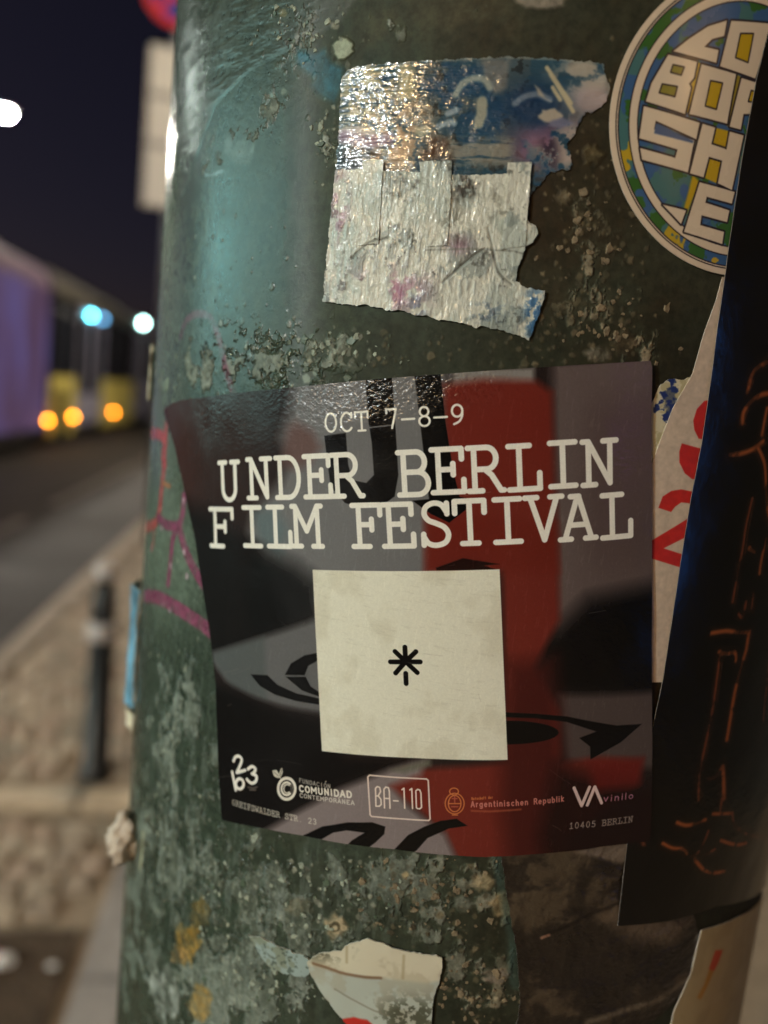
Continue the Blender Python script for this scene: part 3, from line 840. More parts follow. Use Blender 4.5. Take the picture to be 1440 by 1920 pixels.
nt.links.new(tr.outputs[0], mx.inputs[1]); nt.links.new(b.outputs[0], mx.inputs[2])
nt.links.new(mx.outputs[0], nt.nodes['Material Output'].inputs[0])
for a, b_ in ((16.5, 18.4), (21.05, 23.2), (23.2, 25.3)): window(a, b_)
def door(y0, y1):
    for a, b_ in ((y0, (y0+y1)/2-.01), ((y0+y1)/2+.01, y1)):
        bm = bmesh.new()
        for p, q, c, d in ((a, a+.09, .3, 2.95), (b_-.09, b_, .3, 2.95), (a+.09, b_-.09, 2.8, 2.95), (a+.09, b_-.09, .3, 1.0)):
            add_box(bm, TX-.05, TX-.002, p, q, c, d)
        f = from_bm('door', bm, m_lav, tram)
        bm = bmesh.new(); add_box(bm, TX-.04, TX-.03, a+.09, b_-.09, 1.0, 2.8); from_bm('pane', bm, m_glass, f)
door(18.45, 21.0); door(25.35, 26.85)
for y, z in ((16.25, .48), (18.2, .49), (22.5, .49)):
    tram_box('marker_light', TX+.001, TX+.035, y-.05, y+.05, z-.035, z+.035, m_or, tram, .01)
tram_box('door_lamp', TX+.001, TX+.05, 19.3, 19.5, 2.80, 2.9, m_cy, tram, .01)
tram_box('door_lamp', TX+.001, TX+.05, 20.5, 20.7, 2.83, 2.92, m_cy3, tram, .01)
tram_box('door_lamp', TX+.001, TX+.05, 26.15, 26.4, 3.2, 3.33, m_cy2, tram, .01)
for k in range(7):
    y = 16.9 + k*1.4
    sx = empty('seat', (0, 0, 0)); sx.parent = tram
    bm = bmesh.new(); add_box(bm, TX-.75, TX-.3, y, y+.42, .75, .85, .03); from_bm('cushion', bm, m_seat, sx)
    bm = bmesh.new(); add_box(bm, TX-.75, TX-.3, y+.43, y+.5, .8, 1.55, .03); from_bm('backrest', bm, m_seat, sx)
tram_box('ceiling_light', TX-1.3, TX-1.1, 17, 26, 2.99, 3.02, mat('saloon_light', (.5, .5, .5), .4, emit=(1, .8, .55), estr=.55), tram)
# third car
car_shell(27.3, 37.0, m_lav)
tram_box('skirt', TX-.06, TX, 27.3, 37.0, .14, 1.36, m_lav, tram, .01)
for a in (27.3, 29.7, 32.1, 34.5): window(a, a+2.4)
bm = bmesh.new()
for k in range(5): add_box(bm, TX-2.3, TX-.05-.03*(k % 2), 26.95+k*.06, 27.005+k*.06, .35, 3.3)
from_bm('bellows', bm, m_tdark, tram)

# ================================================================== THE POLE
PT = Tex(-205, 205, -290, 200, .25, (0.30, 0.34, 0.29, 0))
PX, PY = PT.photo()
Hh, Ww = PT.H, PT.W
sv = PT.s0 + (np.arange(Ww)+.5)*PT.res
front = (1 - sstep(165, 195, np.abs(sv)))[None, :]
def blob(x, y, rx, ry): return np.exp(-((PX-x)/rx)**2 - ((PY-y)/ry)**2)
def field(lst):
    D = np.zeros((Hh, Ww))
    for x, y, rx, ry, w in lst: D += w*blob(x, y, rx, ry)
    return D*front
n_iso = fbm(Hh, Ww, 22, 22, 5, 11, .62)
n_fine = fbm(Hh, Ww, 9, 9, 4, 12, .65)
n_str = fbm(Hh, Ww, 42, 13, 5, 13, .62)
n_big = fbm(Hh, Ww, 150, 120, 4, 14, .55)
n_col = fbm(Hh, Ww, 60, 60, 4, 15, .6)
def stretch(n): 
    lo, hi = np.percentile(n, 2), np.percentile(n, 98)
    return np.clip((n-lo)/(hi-lo), 0, 1)
n_iso, n_fine, n_str, n_big, n_col = [stretch(q) for q in (n_iso, n_fine, n_str, n_big, n_col)]
height = np.zeros((Hh, Ww))
gloss = np.zeros((Hh, Ww))
# old dirt film and brown tones
dirt = sstep(.35, .8, n_big*.6 + n_iso*.4)
PT.mask((.55*dirt*front).astype(np.float32), s255(54, 56, 36))
PT.mask((sstep(600, 980, PX)*front*(.62+.35*n_big)).astype(np.float32), s255(44, 35, 20))  # deeper brown towards the right
gr = sstep(.5, .75, n_str*.5 + n_big*.5)*.6*field([(1150, 150, 260, 300, 1), (1150, 560, 220, 260, 1), (900, 60, 300, 120, .8), (980, 1720, 220, 260, .9), (380, 1700, 160, 200, .35), (640, 1640, 200, 80, .6)])
PT.mask(gr.astype(np.float32), s255(52, 40, 24))
brown = sstep(.45, .8, n_col)*.5*field([(880, 40, 160, 60, .9), (720, 80, 90, 60, .7), (1180, 600, 120, 120, .8), (330, 720, 60, 100, .6)])
PT.mask(brown.astype(np.float32), s255(112, 100, 72))
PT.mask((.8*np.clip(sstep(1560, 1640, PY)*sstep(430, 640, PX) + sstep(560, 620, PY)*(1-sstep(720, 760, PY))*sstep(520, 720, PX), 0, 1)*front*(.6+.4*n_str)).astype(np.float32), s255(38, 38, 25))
# chalky paper pulp and glue left by older posters
Dn = field([(470, 680, 130, 42, .62), (340, 715, 60, 80, .55), (600, 655, 70, 35, .5), (310, 1390, 70, 190, .78), (290, 1640, 70, 160, .6), (430, 1640, 120, 70, .55),
            (480, 1820, 140, 110, .95), (390, 1880, 110, 90, .85), (650, 1690, 190, 95, .6), (850, 1720, 110, 110, .55), (760, 1640, 200, 40, .5), (900, 1870, 80, 60, .5),
            (1085, 430, 45, 130, .45), (1140, 600, 90, 110, .5), (1190, 660, 60, 30, .5), (575, 45, 60, 60, .75), (460, 275, 48, 42, .62), (510, 200, 45, 30, .35), (390, 325, 40, 20, .5), (610, 265, 26, 60, .62),
            (640, 640, 90, 40, .45), (730, 50, 50, 50, .45), (890, 20, 50, 40, .5), (430, 1500, 40, 100, .6), (240, 1750, 40, 150, .4)])
low = sstep(1180, 1450, PY)
nn = n_iso*.45 + n_fine*.25 + n_str*.30
T = nn + .42*Dn
chalk = sstep(.78, .90, T)*np.clip(Dn*2.2, 0, 1)
warm = sstep(700, 1050, PX)[..., None]
cc = np.array(s255(150, 158, 146))*(1-warm) + np.array(s255(170, 152, 122))*warm
cc = cc*(1 - .35*n_col[..., None]) + np.array(s255(176, 184, 182))*(.35*n_col[..., None])
m = (chalk*(.55+.45*n_fine)).astype(np.float32)[..., None]
PT.a[..., :3] = PT.a[..., :3]*(1-m) + cc.astype(np.float32)*m
PT.a[..., 3:] = np.maximum(PT.a[..., 3:], m)
height += chalk*(.35 + .45*n_fine)
halo = sstep(.62, .86, T)*np.clip(Dn*1.6, 0, 1)*.45
PT.mask((halo*(1-chalk)).astype(np.float32), s255(92, 104, 88))
mott = sstep(.42, .72, n_fine*.6+n_str*.4)*field([(420, 1700, 260, 260, .8), (700, 1720, 300, 160, .8), (300, 1450, 90, 260, .7), (500, 680, 250, 60, .5), (1120, 560, 130, 200, .5)])
PT.mask((.6*np.clip(mott, 0, 1)).astype(np.float32), s255(40, 46, 34))
scuff = sstep(.55, .8, stretch(fbm(Hh, Ww, 26, 5, 4, 17, .6)))*field([(420, 1650, 260, 300, .8), (330, 1350, 80, 250, .8), (650, 1700, 200, 120, .5), (420, 480, 130, 220, .22)])
PT.mask((.5*np.clip(scuff, 0, 1)).astype(np.float32), s255(138, 150, 144))
# fine speckle of pulp
rng = np.random.default_rng(21)
spots = [(575, 70, 70, 80, 80), (615, 265, 25, 60, 45), (1100, 420, 70, 160, 110), (1130, 610, 110, 80, 90), (640, 660, 130, 45, 90), (500, 680, 150, 50, 110), (820, 1690, 170, 110, 190),
         (600, 1680, 170, 90, 150), (300, 1500, 60, 250, 120), (450, 1720, 130, 120, 140), (900, 1850, 90, 70, 70), (420, 520, 110, 130, 45), (1000, 650, 160, 40, 60), (1170, 300, 60, 250, 50), (390, 1150, 50, 120, 25), (640, 140, 60, 60, 22)]
for x, y, rx, ry, n in spots:
    for k in range(n):
        px, py = x + rng.normal()*rx*.6, y + rng.normal()*ry*.6
        c = S([(px, py)])[0]
        r = abs(rng.normal())*.32 + .12
        pts = [(c[0]+r*rng.uniform(.6, 1.35)*math.cos(a), c[1]+r*rng.uniform(.6, 1.5)*math.sin(a)) for a in np.linspace(0, 6.28, 8)[:-1]]
        q = PT.poly(pts, .3)
        if q is None: continue
        col = np.array(s255(158, 160, 142) if px < 700 else s255(116, 104, 80))*rng.uniform(.6, 1.1)
        al = rng.uniform(.35, .95)
        PT.put(q, col, al)
        height[q[0]] = np.maximum(height[q[0]], q[1]*.22*al)
# wrinkled remains of clear film, top left
film = PT.poly(S([(330, -40), (690, -40), (640, 40), (560, 82), (470, 128), (405, 195), (350, 350), (335, 380)]), 1.2)
wr_n = stretch(fbm(Hh, Ww, 14, 60, 4, 31, .6))
PT.put(film, s255(112, 118, 122), .5, mod=(.45+.55*wr_n).astype(np.float32))
height[film[0]] += film[1]*.22*wr_n[film[0]]
gloss[film[0]] = np.maximum(gloss[film[0]], film[1]*.35)
# thick lacquered glue that glitters
gl = sstep(.6, .75, n_iso*.5+n_fine*.5 + .25*field([(480, 660, 85, 32, 1)]))*field([(480, 655, 100, 40, 1.0), (540, 700, 80, 30, .8), (410, 650, 50, 30, .6)])
height += gl*1.3*n_fine
gloss = np.maximum(gloss, np.clip(gl, 0, 1))
# pale green-grey lamplight and edge reflection painted down the left edge
PT.mask((.78*np.clip(field([(300, 540, 60, 190, 1), (300, 300, 40, 160, .7), (290, 900, 60, 260, 1), (340, 1080, 70, 120, .8)]), 0, 1)*(.75+.25*n_big)).astype(np.float32), s255(136, 156, 138))
# red tag
RED, PUR = s255(176, 84, 80), s255(134, 68, 96)
modr = (.55+.45*sstep(.25, .5, n_fine)).astype(np.float32)
PT.stroke([smooth([(338, 632), (350, 600), (372, 588), (395, 598), (412, 640), (422, 690), (440, 745)])], 2.3, PUR, .8, .62, modr)
for ln, w, c in (([(284, 812), (300, 815), (311, 830)], 2.6, RED), ([(311, 800), (309, 840), (307, 880), (302, 925), (300, 950)], 2.6, RED), ([(306, 850), (308, 870)], 3.4, RED),
                 ([(300, 950), (297, 968), (287, 984), (268, 990)], 2.6, RED), ([(297, 970), (312, 984), (334, 985), (342, 965), (345, 930)], 2.2, PUR),
                 ([(336, 985), (324, 1010), (320, 1050), (315, 1095)], 2.0, PUR), ([(336, 990), (347, 1030), (360, 1060), (380, 1095)], 2.6, PUR),
                 ([(290, 990), (287, 1020), (284, 1030)], 1.2, RED), ([(304, 905), (318, 912)], 1.0, s255(190, 120, 70)),
                 ([(271, 1117), (300, 1122), (340, 1145), (372, 1166), (400, 1188), (420, 1205)], 3.2, PUR)):
    PT.stroke([smooth(ln) if len(ln) > 2 else ln], w*1.3, c, .7, .95, np.maximum(modr, .8))
for x, y in ((305, 1133), (318, 1145), (345, 1035), (350, 1080), (320, 1060), (344, 938), (303, 990), (285, 1028)):
    c = S([(x, y)])[0]; PT.put(PT.poly([(c[0]+.8*math.cos(a)*rng.uniform(.6, 1.3), c[1]+1.0*math.sin(a)*rng.uniform(.6, 1.3)) for a in np.linspace(0, 6.28, 9)[:-1]], .4), s255(196, 170, 180), .85)
# named blots
def ragged(x, y, rx, ry, n=22, seed=1, j=.25):
    g = np.random.default_rng(seed)
    return [(x+rx*math.cos(a)*(1+g.uniform(-j, j)), y+ry*math.sin(a)*(1+g.uniform(-j, j))) for a in np.linspace(0, 2*math.pi, n+1)[:-1]]
PT.fill(ragged(643, 91, 20, 20, 22, 3, .16), s255(158, 168, 146), .5, .95); q = PT.poly(S(ragged(643, 91, 20, 20, 22, 3, .16)), .6); height[q[0]] = np.maximum(height[q[0]], q[1]*.8)
PT.fill([(555, 92), (585, 98), (610, 90), (620, 115), (645, 128), (640, 165), (628, 195), (612, 188), (595, 178), (582, 160), (590, 148), (572, 135), (556, 118)], s255(52, 112, 134), 1.6, .85, mod=(.6+.4*n_iso).astype(np.float32))
for x, y, r, c in ((512, 180, 7, (126, 138, 126)), (531, 172, 6, (118, 126, 106)), (530, 24, 8, (120, 116, 84)), (629, 48, 7, (140, 142, 124)), (470, 668, 7, (130, 150, 150)), (575, 710, 9, (138, 152, 136)), (590, 700, 5, (140, 152, 140)), (760, 1640, 6, (176, 158, 120))):
    PT.fill(ragged(x, y, r, r*1.1, 12, int(x), .2), s255(*c), .5, .85)
PT.fill(ragged(1015, 0, 46, 18, 20, 8, .15), s255(142, 132, 118), .8, .9)
PT.fill([(420, 265), (432, 250), (440, 262), (452, 262), (468, 248), (478, 258), (476, 290), (470, 306), (445, 308), (430, 300), (418, 285)], s255(132, 152, 150), .9, .6, mod=(.4+.6*n_fine).astype(np.float32))
PT.fill([(380, 322), (395, 326), (415, 316), (422, 322), (405, 330), (385, 332)], s255(130, 156, 160), .6, .8)
for x, y, rx, ry, c, al, sd in ((353, 1765, 22, 40, (176, 132, 48), .85, 5), (374, 1715, 18, 30, (128, 104, 48), .8, 6), (335, 1790, 16, 18, (190, 150, 90), .8, 7), (375, 1880, 22, 40, (168, 130, 60), .7, 8),
                                (310, 1860, 26, 50, (170, 176, 170), .7, 9), (1110, 290, 20, 18, (104, 92, 62), .7, 10), (1060, 370, 14, 14, (128, 116, 92), .7, 11), (1125, 665, 26, 14, (130, 122, 108), .85, 12), (1170, 640, 22, 22, (84, 70, 52), .8, 13),
                                (905, 1655, 20, 16, (200, 180, 140), .95, 14), (870, 1695, 18, 14, (150, 152, 140), .8, 15), (945, 1695, 24, 22, (160, 138, 100), .8, 16), (628, 1738, 22, 22, (182, 164, 130), .9, 17),
                                (560, 1700, 26, 16, (120, 116, 96), .7, 18), (930, 1830, 26, 14, (138, 124, 110), .8, 19)):
    pts = ragged(x, y, rx, ry, 20, sd, .3)
    PT.fill(pts, s255(*c), .9, al, mod=(.45+.55*n_fine).astype(np.float32)); q = PT.poly(S(pts), .8); height[q[0]] = np.maximum(height[q[0]], q[1]*.5*n_fine[q[0]]+q[1]*.2)
for x, y, r in ((628, 1738, 10), (628, 1740, 5)):
    PT.fill(ragged(x, y, r, r, 14, 2, .12), s255(70, 62, 44) if r > 8 else s255(196, 182, 150), .4, .9)
# drip of pale paint at the left edge, teal tape streak lower right
PT.stroke([smooth([(268, 1560), (266, 1600), (262, 1630)])], 1.4, s255(190, 186, 150), .5, .9)
PT.stroke([[(938, 1600), (955, 1680), (968, 1760), (972, 1840)]], 4.5, s255(66, 92, 88), 1.4, .7, mod=(.5+.5*n_str).astype(np.float32))
height = np.clip(height*front, 0, 1)
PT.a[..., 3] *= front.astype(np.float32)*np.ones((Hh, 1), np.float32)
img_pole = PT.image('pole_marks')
dat = np.zeros((Hh, Ww, 4), np.float32); dat[..., 0] = height; dat[..., 1] = np.clip(gloss, 0, 1); dat[..., 2] = np.maximum(chalk, .85*sstep(520, 640, PX)*front); dat[..., 3] = 1
img_rel = PT.image('pole_relief', dat, True)

m_pole = bpy.data.materials.new('pole_paint'); m_pole.use_nodes = True
nt = m_pole.node_tree; N, L = nt.nodes, nt.links
b = N['Principled BSDF']
tc = N.new('ShaderNodeTexCoord')
ti = N.new('ShaderNodeTexImage'); ti.image = img_pole; ti.extension = 'CLIP'; L.new(tc.outputs['UV'], ti.inputs[0])
tr_ = N.new('ShaderNodeTexImage'); tr_.image = img_rel; tr_.extension = 'CLIP'; L.new(tc.outputs['UV'], tr_.inputs[0])
sp = N.new('ShaderNodeSeparateColor'); L.new(tr_.outputs['Color'], sp.inputs[0])
nb = N.new('ShaderNodeTexNoise'); nb.inputs['Scale'].default_value = 45; nb.inputs['Detail'].default_value = 9; nb.inputs['Roughness'].default_value = .7
L.new(tc.outputs['Object'], nb.inputs['Vector'])
cr_ = N.new('ShaderNodeValToRGB')
cr_.color_ramp.elements[0].position = .32; cr_.color_ramp.elements[0].color = (*lin(s255(42, 52, 42)), 1)
cr_.color_ramp.elements[1].position = .68; cr_.color_ramp.elements[1].color = (*lin(s255(58, 70, 57)), 1)
L.new(nb.outputs['Fac'], cr_.inputs[0])
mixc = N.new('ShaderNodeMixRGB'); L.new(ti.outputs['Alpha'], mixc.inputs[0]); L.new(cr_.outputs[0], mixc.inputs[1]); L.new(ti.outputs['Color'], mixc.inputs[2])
# grain of grime over everything
ng = N.new('ShaderNodeTexNoise'); ng.inputs['Scale'].default_value = 420; ng.inputs['Detail'].default_value = 4; ng.inputs['Roughness'].default_value = .7
L.new(tc.outputs['Object'], ng.inputs['Vector'])
rg = N.new('ShaderNodeMapRange'); rg.inputs['From Min'].default_value = .35; rg.inputs['From Max'].default_value = .62; rg.inputs['To Min'].default_value = .62; rg.inputs['To Max'].default_value = 1.12
L.new(ng.outputs['Fac'], rg.inputs['Value'])
mg = N.new('ShaderNodeMixRGB'); mg.blend_type = 'MULTIPLY'; mg.inputs[0].default_value = 1
L.new(mixc.outputs[0], mg.inputs[1]); L.new(rg.outputs[0], mg.inputs[2]); L.new(mg.outputs[0], b.inputs['Base Color'])
# gloss: paint fairly shiny, pulp dull, glue film shiny
r1 = N.new('ShaderNodeMapRange'); r1.inputs['From Min'].default_value = .3; r1.inputs['From Max'].default_value = .7; r1.inputs['To Min'].default_value = .19; r1.inputs['To Max'].default_value = .33
L.new(nb.outputs['Fac'], r1.inputs['Value'])
r2 = N.new('ShaderNodeMixRGB'); r2.inputs[2].default_value = (.75, .75, .75, 1); L.new(sp.outputs[2], r2.inputs[0]); L.new(r1.outputs[0], r2.inputs[1])
r3 = N.new('ShaderNodeMixRGB'); r3.inputs[2].default_value = (.2, .2, .2, 1); L.new(sp.outputs[1], r3.inputs[0]); L.new(r2.outputs[0], r3.inputs[1])
L.new(r3.outputs[0], b.inputs['Roughness'])
rs = N.new('ShaderNodeMapRange'); rs.inputs['To Min'].default_value = .5; rs.inputs['To Max'].default_value = .14
L.new(sp.outputs[2], rs.inputs['Value']); L.new(rs.outputs[0], b.inputs['Specular IOR Level'])
b1 = N.new('ShaderNodeBump'); b1.inputs['Strength'].default_value = .22; b1.inputs['Distance'].default_value = .0006; L.new(nb.outputs['Fac'], b1.inputs['Height'])
b2 = N.new('ShaderNodeBump'); b2.inputs['Strength'].default_value = .35; b2.inputs['Distance'].default_value = .00025; L.new(ng.outputs['Fac'], b2.inputs['Height']); L.new(b1.outputs[0], b2.inputs['Normal'])
b3 = N.new('ShaderNodeBump'); b3.inputs['Strength'].default_value = .9; b3.inputs['Distance'].default_value = .0007; L.new(sp.outputs[0], b3.inputs['Height']); L.new(b2.outputs[0], b3.inputs['Normal'])
L.new(b3.outputs[0], b.inputs['Normal'])

pole = empty('street_pole', (POLE_C.x, POLE_C.y, -.012))
tag(pole, 'thick green painted street pole plastered with torn stickers', 'pole')
nseg, zl = 160, [-0.1, .3, .8, CAM_Z-.30, CAM_Z-.1, CAM_Z+.1, CAM_Z+.3, 2.4, 4.0, 6.2]
verts, faces, uvs = [], [], []
for z in zl:
    for k in range(nseg+1):
        s = (-math.pi + 2*math.pi*k/nseg)*POLE_R*1000
        p = surf(s, (z-CAM_Z)*1000); verts.append((p.x-POLE_C.x, p.y-POLE_C.y, p.z+.012)); uvs.append(((s-PT.s0)/(PT.s1-PT.s0), ((z-CAM_Z)*1000-PT.z0)/(PT.z1-PT.z0)))
for j in range(len(zl)-1):
    for k in range(nseg):
        a = j*(nseg+1)+k
        faces.append((a, a+1, a+nseg+2, a+nseg+1))
me = bpy.data.meshes.new('shaft'); me.from_pydata(verts, [], faces)
u = me.uv_layers.new(name='UVMap'); li = np.empty(len(me.loops), np.int32); me.loops.foreach_get('vertex_index', li)
u.data.foreach_set('uv', np.array(uvs, np.float32)[li].ravel())
me.shade_smooth()
shaft = link_mesh('shaft', me, m_pole, pole)
f0 = me.polygons[0]; ctr = f0.center
if f0.normal.x*ctr.x + f0.normal.y*ctr.y < 0: me.flip_normals()
bm = bmesh.new(); add_lathe(bm, [(.16, -.02), (.16, .05), (.135, .09), (.1165, .12)], 48); from_bm('base_collar', bm, mat('collar_paint', lin(s255(50, 66, 52)), .45, var=.3, vscale=20), pole, smooth=True)
bm = bmesh.new(); add_lathe(bm, [(.1165, 6.21), (.118, 6.24), (.08, 6.3), (.01, 6.32)], 48); from_bm('cap', bm, mat('cap_paint', lin(s255(50, 66, 52)), .45), pole, smooth=True)

# real flakes of paper pulp and paint that stand off the shaft
bm = bmesh.new()
g = random.Random(5)
fl_regions = [(560, 60, 70, 60, 40), (1100, 450, 60, 150, 34), (1140, 610, 90, 70, 34), (640, 660, 130, 35, 40), (840, 1680, 150, 90, 90), (600, 1690, 150, 70, 50), (300, 1450, 40, 220, 30),
              (430, 1700, 120, 130, 45), (900, 1850, 80, 60, 50), (500, 1850, 110, 70, 60), (610, 265, 22, 50, 20), (290, 700, 25, 60, 20)]
for x, y, rx, ry, n in fl_regions:
    for k in range(n):
        c = S([(x+g.gauss(0, .55)*rx, y+g.gauss(0, .55)*ry)])[0]
        if not np.isfinite(c).all(): continue
        if x == 840 and c[0] > S([(935, 1650)])[0][0]: continue
        r = min(1.3, abs(g.gauss(0, .36))+.12); el = g.uniform(.8, 2.2); th = g.uniform(1.0, 2.1); h = g.uniform(.05, .2)+.12*r
        m_ = g.randint(6, 9); tiltx, tilty = g.uniform(-.15, .15), g.uniform(-.15, .15)
        P0, P1 = [], []
        for i in range(m_):
            a = 2*math.pi*i/m_; rr = r*g.uniform(.55, 1.2)
            du, dv = rr*math.cos(a)*el*.7, rr*math.sin(a)
            ds, dz = du*math.cos(th)-dv*math.sin(th), du*math.sin(th)+dv*math.cos(th)
            hh = max(.06, h + tiltx*ds + tilty*dz)
            P0.append(bm.verts.new(surf(c[0]+ds, c[1]+dz, hh) - Vector((POLE_C.x, POLE_C.y, -.012))))
            P1.append(bm.verts.new(surf(c[0]+ds*1.25, c[1]+dz*1.25, .0) - Vector((POLE_C.x, POLE_C.y, -.012))))
        f = bm.faces.new(P0); f.material_index = 1 if x > 780 else (0 if g.random() < .75 else 2)
        for i in range(m_):
            q = bm.faces.new((P0[i], P1[i], P1[(i+1) % m_], P0[(i+1) % m_])); q.material_index = f.material_index
bmesh.ops.recalc_face_normals(bm, faces=bm.faces[:])
fk = from_bm('paper_flakes', bm, [mat('flake_grey', lin(s255(140, 148, 132)), .75, var=.45, vscale=400, bump=.4, bscale=1200), mat('flake_beige', lin(s255(118, 104, 80)), .75, var=.5, vscale=400, bump=.4, bscale=1200),
                                  mat('flake_green', lin(s255(74, 90, 72)), .5, var=.4, vscale=300)], pole)
fk['kind'] = 'stuff'

# ================================================================== STICKERS
m_core = mat('paper_core', (.62, .58, .5), .8)
m_core_dk = mat('print_core', (.25, .22, .2), .7)
PHI = 0.16185
WHITE = s255(226, 224, 214)

# ---- the festival sticker
out_px = [(316, 772), (318, 766), (328, 758), (345, 751), (400, 744), (470, 735), (555, 727), (690, 713), (830, 702), (1000, 690), (1130, 682), (1214, 677), (1217, 690), (1217, 800), (1218, 1000), (1217, 1200), (1217, 1400), (1216, 1500), (1213, 1571),
          (1130, 1582), (1000, 1597), (900, 1602), (830, 1598), (740, 1588), (650, 1578), (570, 1563), (500, 1550), (421, 1535), (417, 1480), (414, 1420), (410, 1280), (398, 1180), (385, 1100), (370, 1000), (352, 920), (335, 840), (322, 795)]
FO = S(out_px)
F = Tex(FO[:, 0].min()-2, FO[:, 0].max()+2, FO[:, 1].min()-2, FO[:, 1].max()+2, .1, (*s255(34, 27, 26), 1))
FX, FY = F.photo()
GREY = s255(104, 104, 105)
gx = lambda x0, x1, x: sstep(x0, x1, x)
# columns of the printed picture
F.mask((.75*(1-gx(330, 420, FX))*(FY < 1020)).astype(np.float32), s255(66, 30, 26))
F.mask(((1-gx(430, 560, FX))*.5*(1-gx(900, 1050, FY))).astype(np.float32), s255(62, 44, 40))
F.fill([(555, 690), (840, 690), (835, 1000), (830, 1200), (600, 1220), (590, 1150), (540, 1080), (500, 1050), (470, 1000), (480, 960), (530, 905), (545, 860), (530, 820), (548, 770)], GREY, 4.5)
F.fill([(545, 800), (560, 790), (590, 810), (605, 838), (585, 870), (560, 880), (530, 872)], s255(92, 66, 62), 3.0, .75)
F.fill([(480, 960), (520, 950), (545, 990), (530, 1050), (490, 1010)], s255(84, 104, 108), 3.5, .6)
F.fill([(850, 690), (1000, 690), (1000, 722), (850, 735)], s255(126, 122, 118), 1.5)
F.fill([(1034, 680), (1250, 660), (1250, 1130), (1120, 1150), (1040, 1230)], s255(92, 80, 78), 3.0)
F.mask((gx(1060, 1130, FX)*.35*gx(690, 800, FY)*(1-gx(1000, 1150, FY))).astype(np.float32), s255(64, 48, 46))
# the dark masses
F.fill([(392, 1010), (470, 1020), (560, 1060), (600, 1090), (602, 1160), (540, 1190), (470, 1212), (405, 1235), (380, 1200)], s255(12, 11, 10), 7)
F.fill([(330, 930), (400, 960), (480, 1030), (470, 1200), (395, 1230)], s255(20, 15, 14), 7, .9)
F.fill([(405, 1222), (480, 1198), (600, 1158), (640, 1170), (640, 1340), (600, 1334), (540, 1325), (480, 1305), (430, 1275), (405, 1240)], s255(92, 92, 93), 2.2)
F.fill([(405, 1222), (500, 1192), (505, 1312), (440, 1285), (408, 1240)], s255(74, 80, 80), 2.0, .7)
F.fill([(400, 1275), (440, 1292), (520, 1325), (600, 1342), (650, 1345), (650, 1420), (760, 1425), (640, 1470), (560, 1520), (480, 1560), (400, 1560)], s255(15, 12, 11), 3.5)
F.fill([(1010, 1210), (1100, 1120), (1240, 1090), (1240, 1310), (1130, 1300), (1030, 1300)], s255(10, 9, 9), 6)
F.fill([(1045, 1300), (1250, 1290), (1250, 1435), (1060, 1430)], s255(74, 64, 62), 2.5)
# red
R1, R2, R3 = s255(104, 38, 30), s255(98, 32, 24), s255(60, 20, 17)
F.fill([(832, 722), (905, 712), (1005, 715), (1034, 735), (1038, 900), (1045, 1060), (1047, 1160), (1000, 1250), (1045, 1330), (1048, 1425), (1120, 1415), (1200, 1420), (1190, 1470), (1060, 1560), (1040, 1640), (870, 1640), (835, 1560), (790, 1520), (720, 1470), (760, 1438), (950, 1425), (940, 1070), (800, 1070), (800, 960), (835, 930)], R1, 2.2)
F.fill([(800, 955), (850, 960), (1040, 980), (1044, 1070), (800, 1070)], R2, 3.0, .8)
F.fill([(950, 1240), (1040, 1230), (1060, 1600), (950, 1620), (935, 1500)], R3, 6, .85)
F.fill([(1040, 1430), (1200, 1470), (1250, 1480), (1250, 1640), (1020, 1640), (1010, 1560)], s255(28, 12, 11), 6, .9)
F.fill([(1100, 1425), (1200, 1418), (1195, 1465), (1110, 1480)], s255(96, 26, 22), 3, .8)
# lower grey
F.fill([(480, 1568), (560, 1520), (640, 1476), (735, 1438), (800, 1420), (790, 1450), (735, 1470), (770, 1510), (835, 1560), (870, 1640), (600, 1640)], s255(122, 112, 112), 2.2)
F.fill([(735, 1440), (808, 1420), (808, 1432), (760, 1445)], s255(96, 96, 84), 1.5)
BL = s255(9, 8, 8)
# printed black letter shapes
F.fill([(688, 705), (737, 705), (743, 790), (749, 890), (742, 930), (715, 950), (680, 951), (650, 942), (624, 912), (612, 817), (652, 812), (656, 870), (664, 900), (690, 905), (704, 890), (700, 830), (694, 790)], BL, .25)
F.fill([(778, 695), (826, 690), (836, 790), (850, 880), (862, 930), (806, 938), (796, 850), (788, 780)], BL, .25)
F.fill([(775, 938), (860, 930), (889, 937), (872, 956), (843, 979), (808, 962)], BL, .25)
F.stroke([[(694, 802), (738, 797)]], .35, s255(96, 96, 98))
F.fill([(818, 1063), (868, 1045), (936, 1056), (908, 1059), (936, 1068), (820, 1068)], s255(30, 12, 10), .3)
F.fill([(475, 1263), (506, 1264), (525, 1282), (560, 1298), (606, 1308), (606, 1319), (560, 1312), (520, 1300), (492, 1284)], BL, .3)
F.fill([(606, 1221), (575, 1227), (550, 1242), (539, 1263), (575, 1264), (582, 1246), (606, 1233)], BL, .3)
F.fill([(541, 1267), (577, 1267), (586, 1285), (606, 1298), (606, 1305), (570, 1292)], BL, .3)
F.fill(ragged(950, 1370, 95, 22, 30, 1, 0), BL, .3)
F.fill([(940, 1332), (1000, 1335), (1060, 1340), (1110, 1350), (1152, 1357), (1198, 1354), (1160, 1388), (1104, 1420), (1103, 1396), (1083, 1380), (1115, 1368), (1060, 1350), (1000, 1343), (940, 1341)], BL, .3)
F.fill([(568, 1565), (608, 1546), (655, 1538), (700, 1538), (724, 1546), (722, 1560), (705, 1576), (680, 1595), (640, 1595), (662, 1572), (686, 1557), (652, 1553), (628, 1557), (606, 1570)], BL, .25)
F.fill([(735, 1595), (766, 1562), (796, 1546), (826, 1535), (856, 1531), (876, 1544), (842, 1549), (802, 1567), (782, 1590), (770, 1598)], BL, .25)
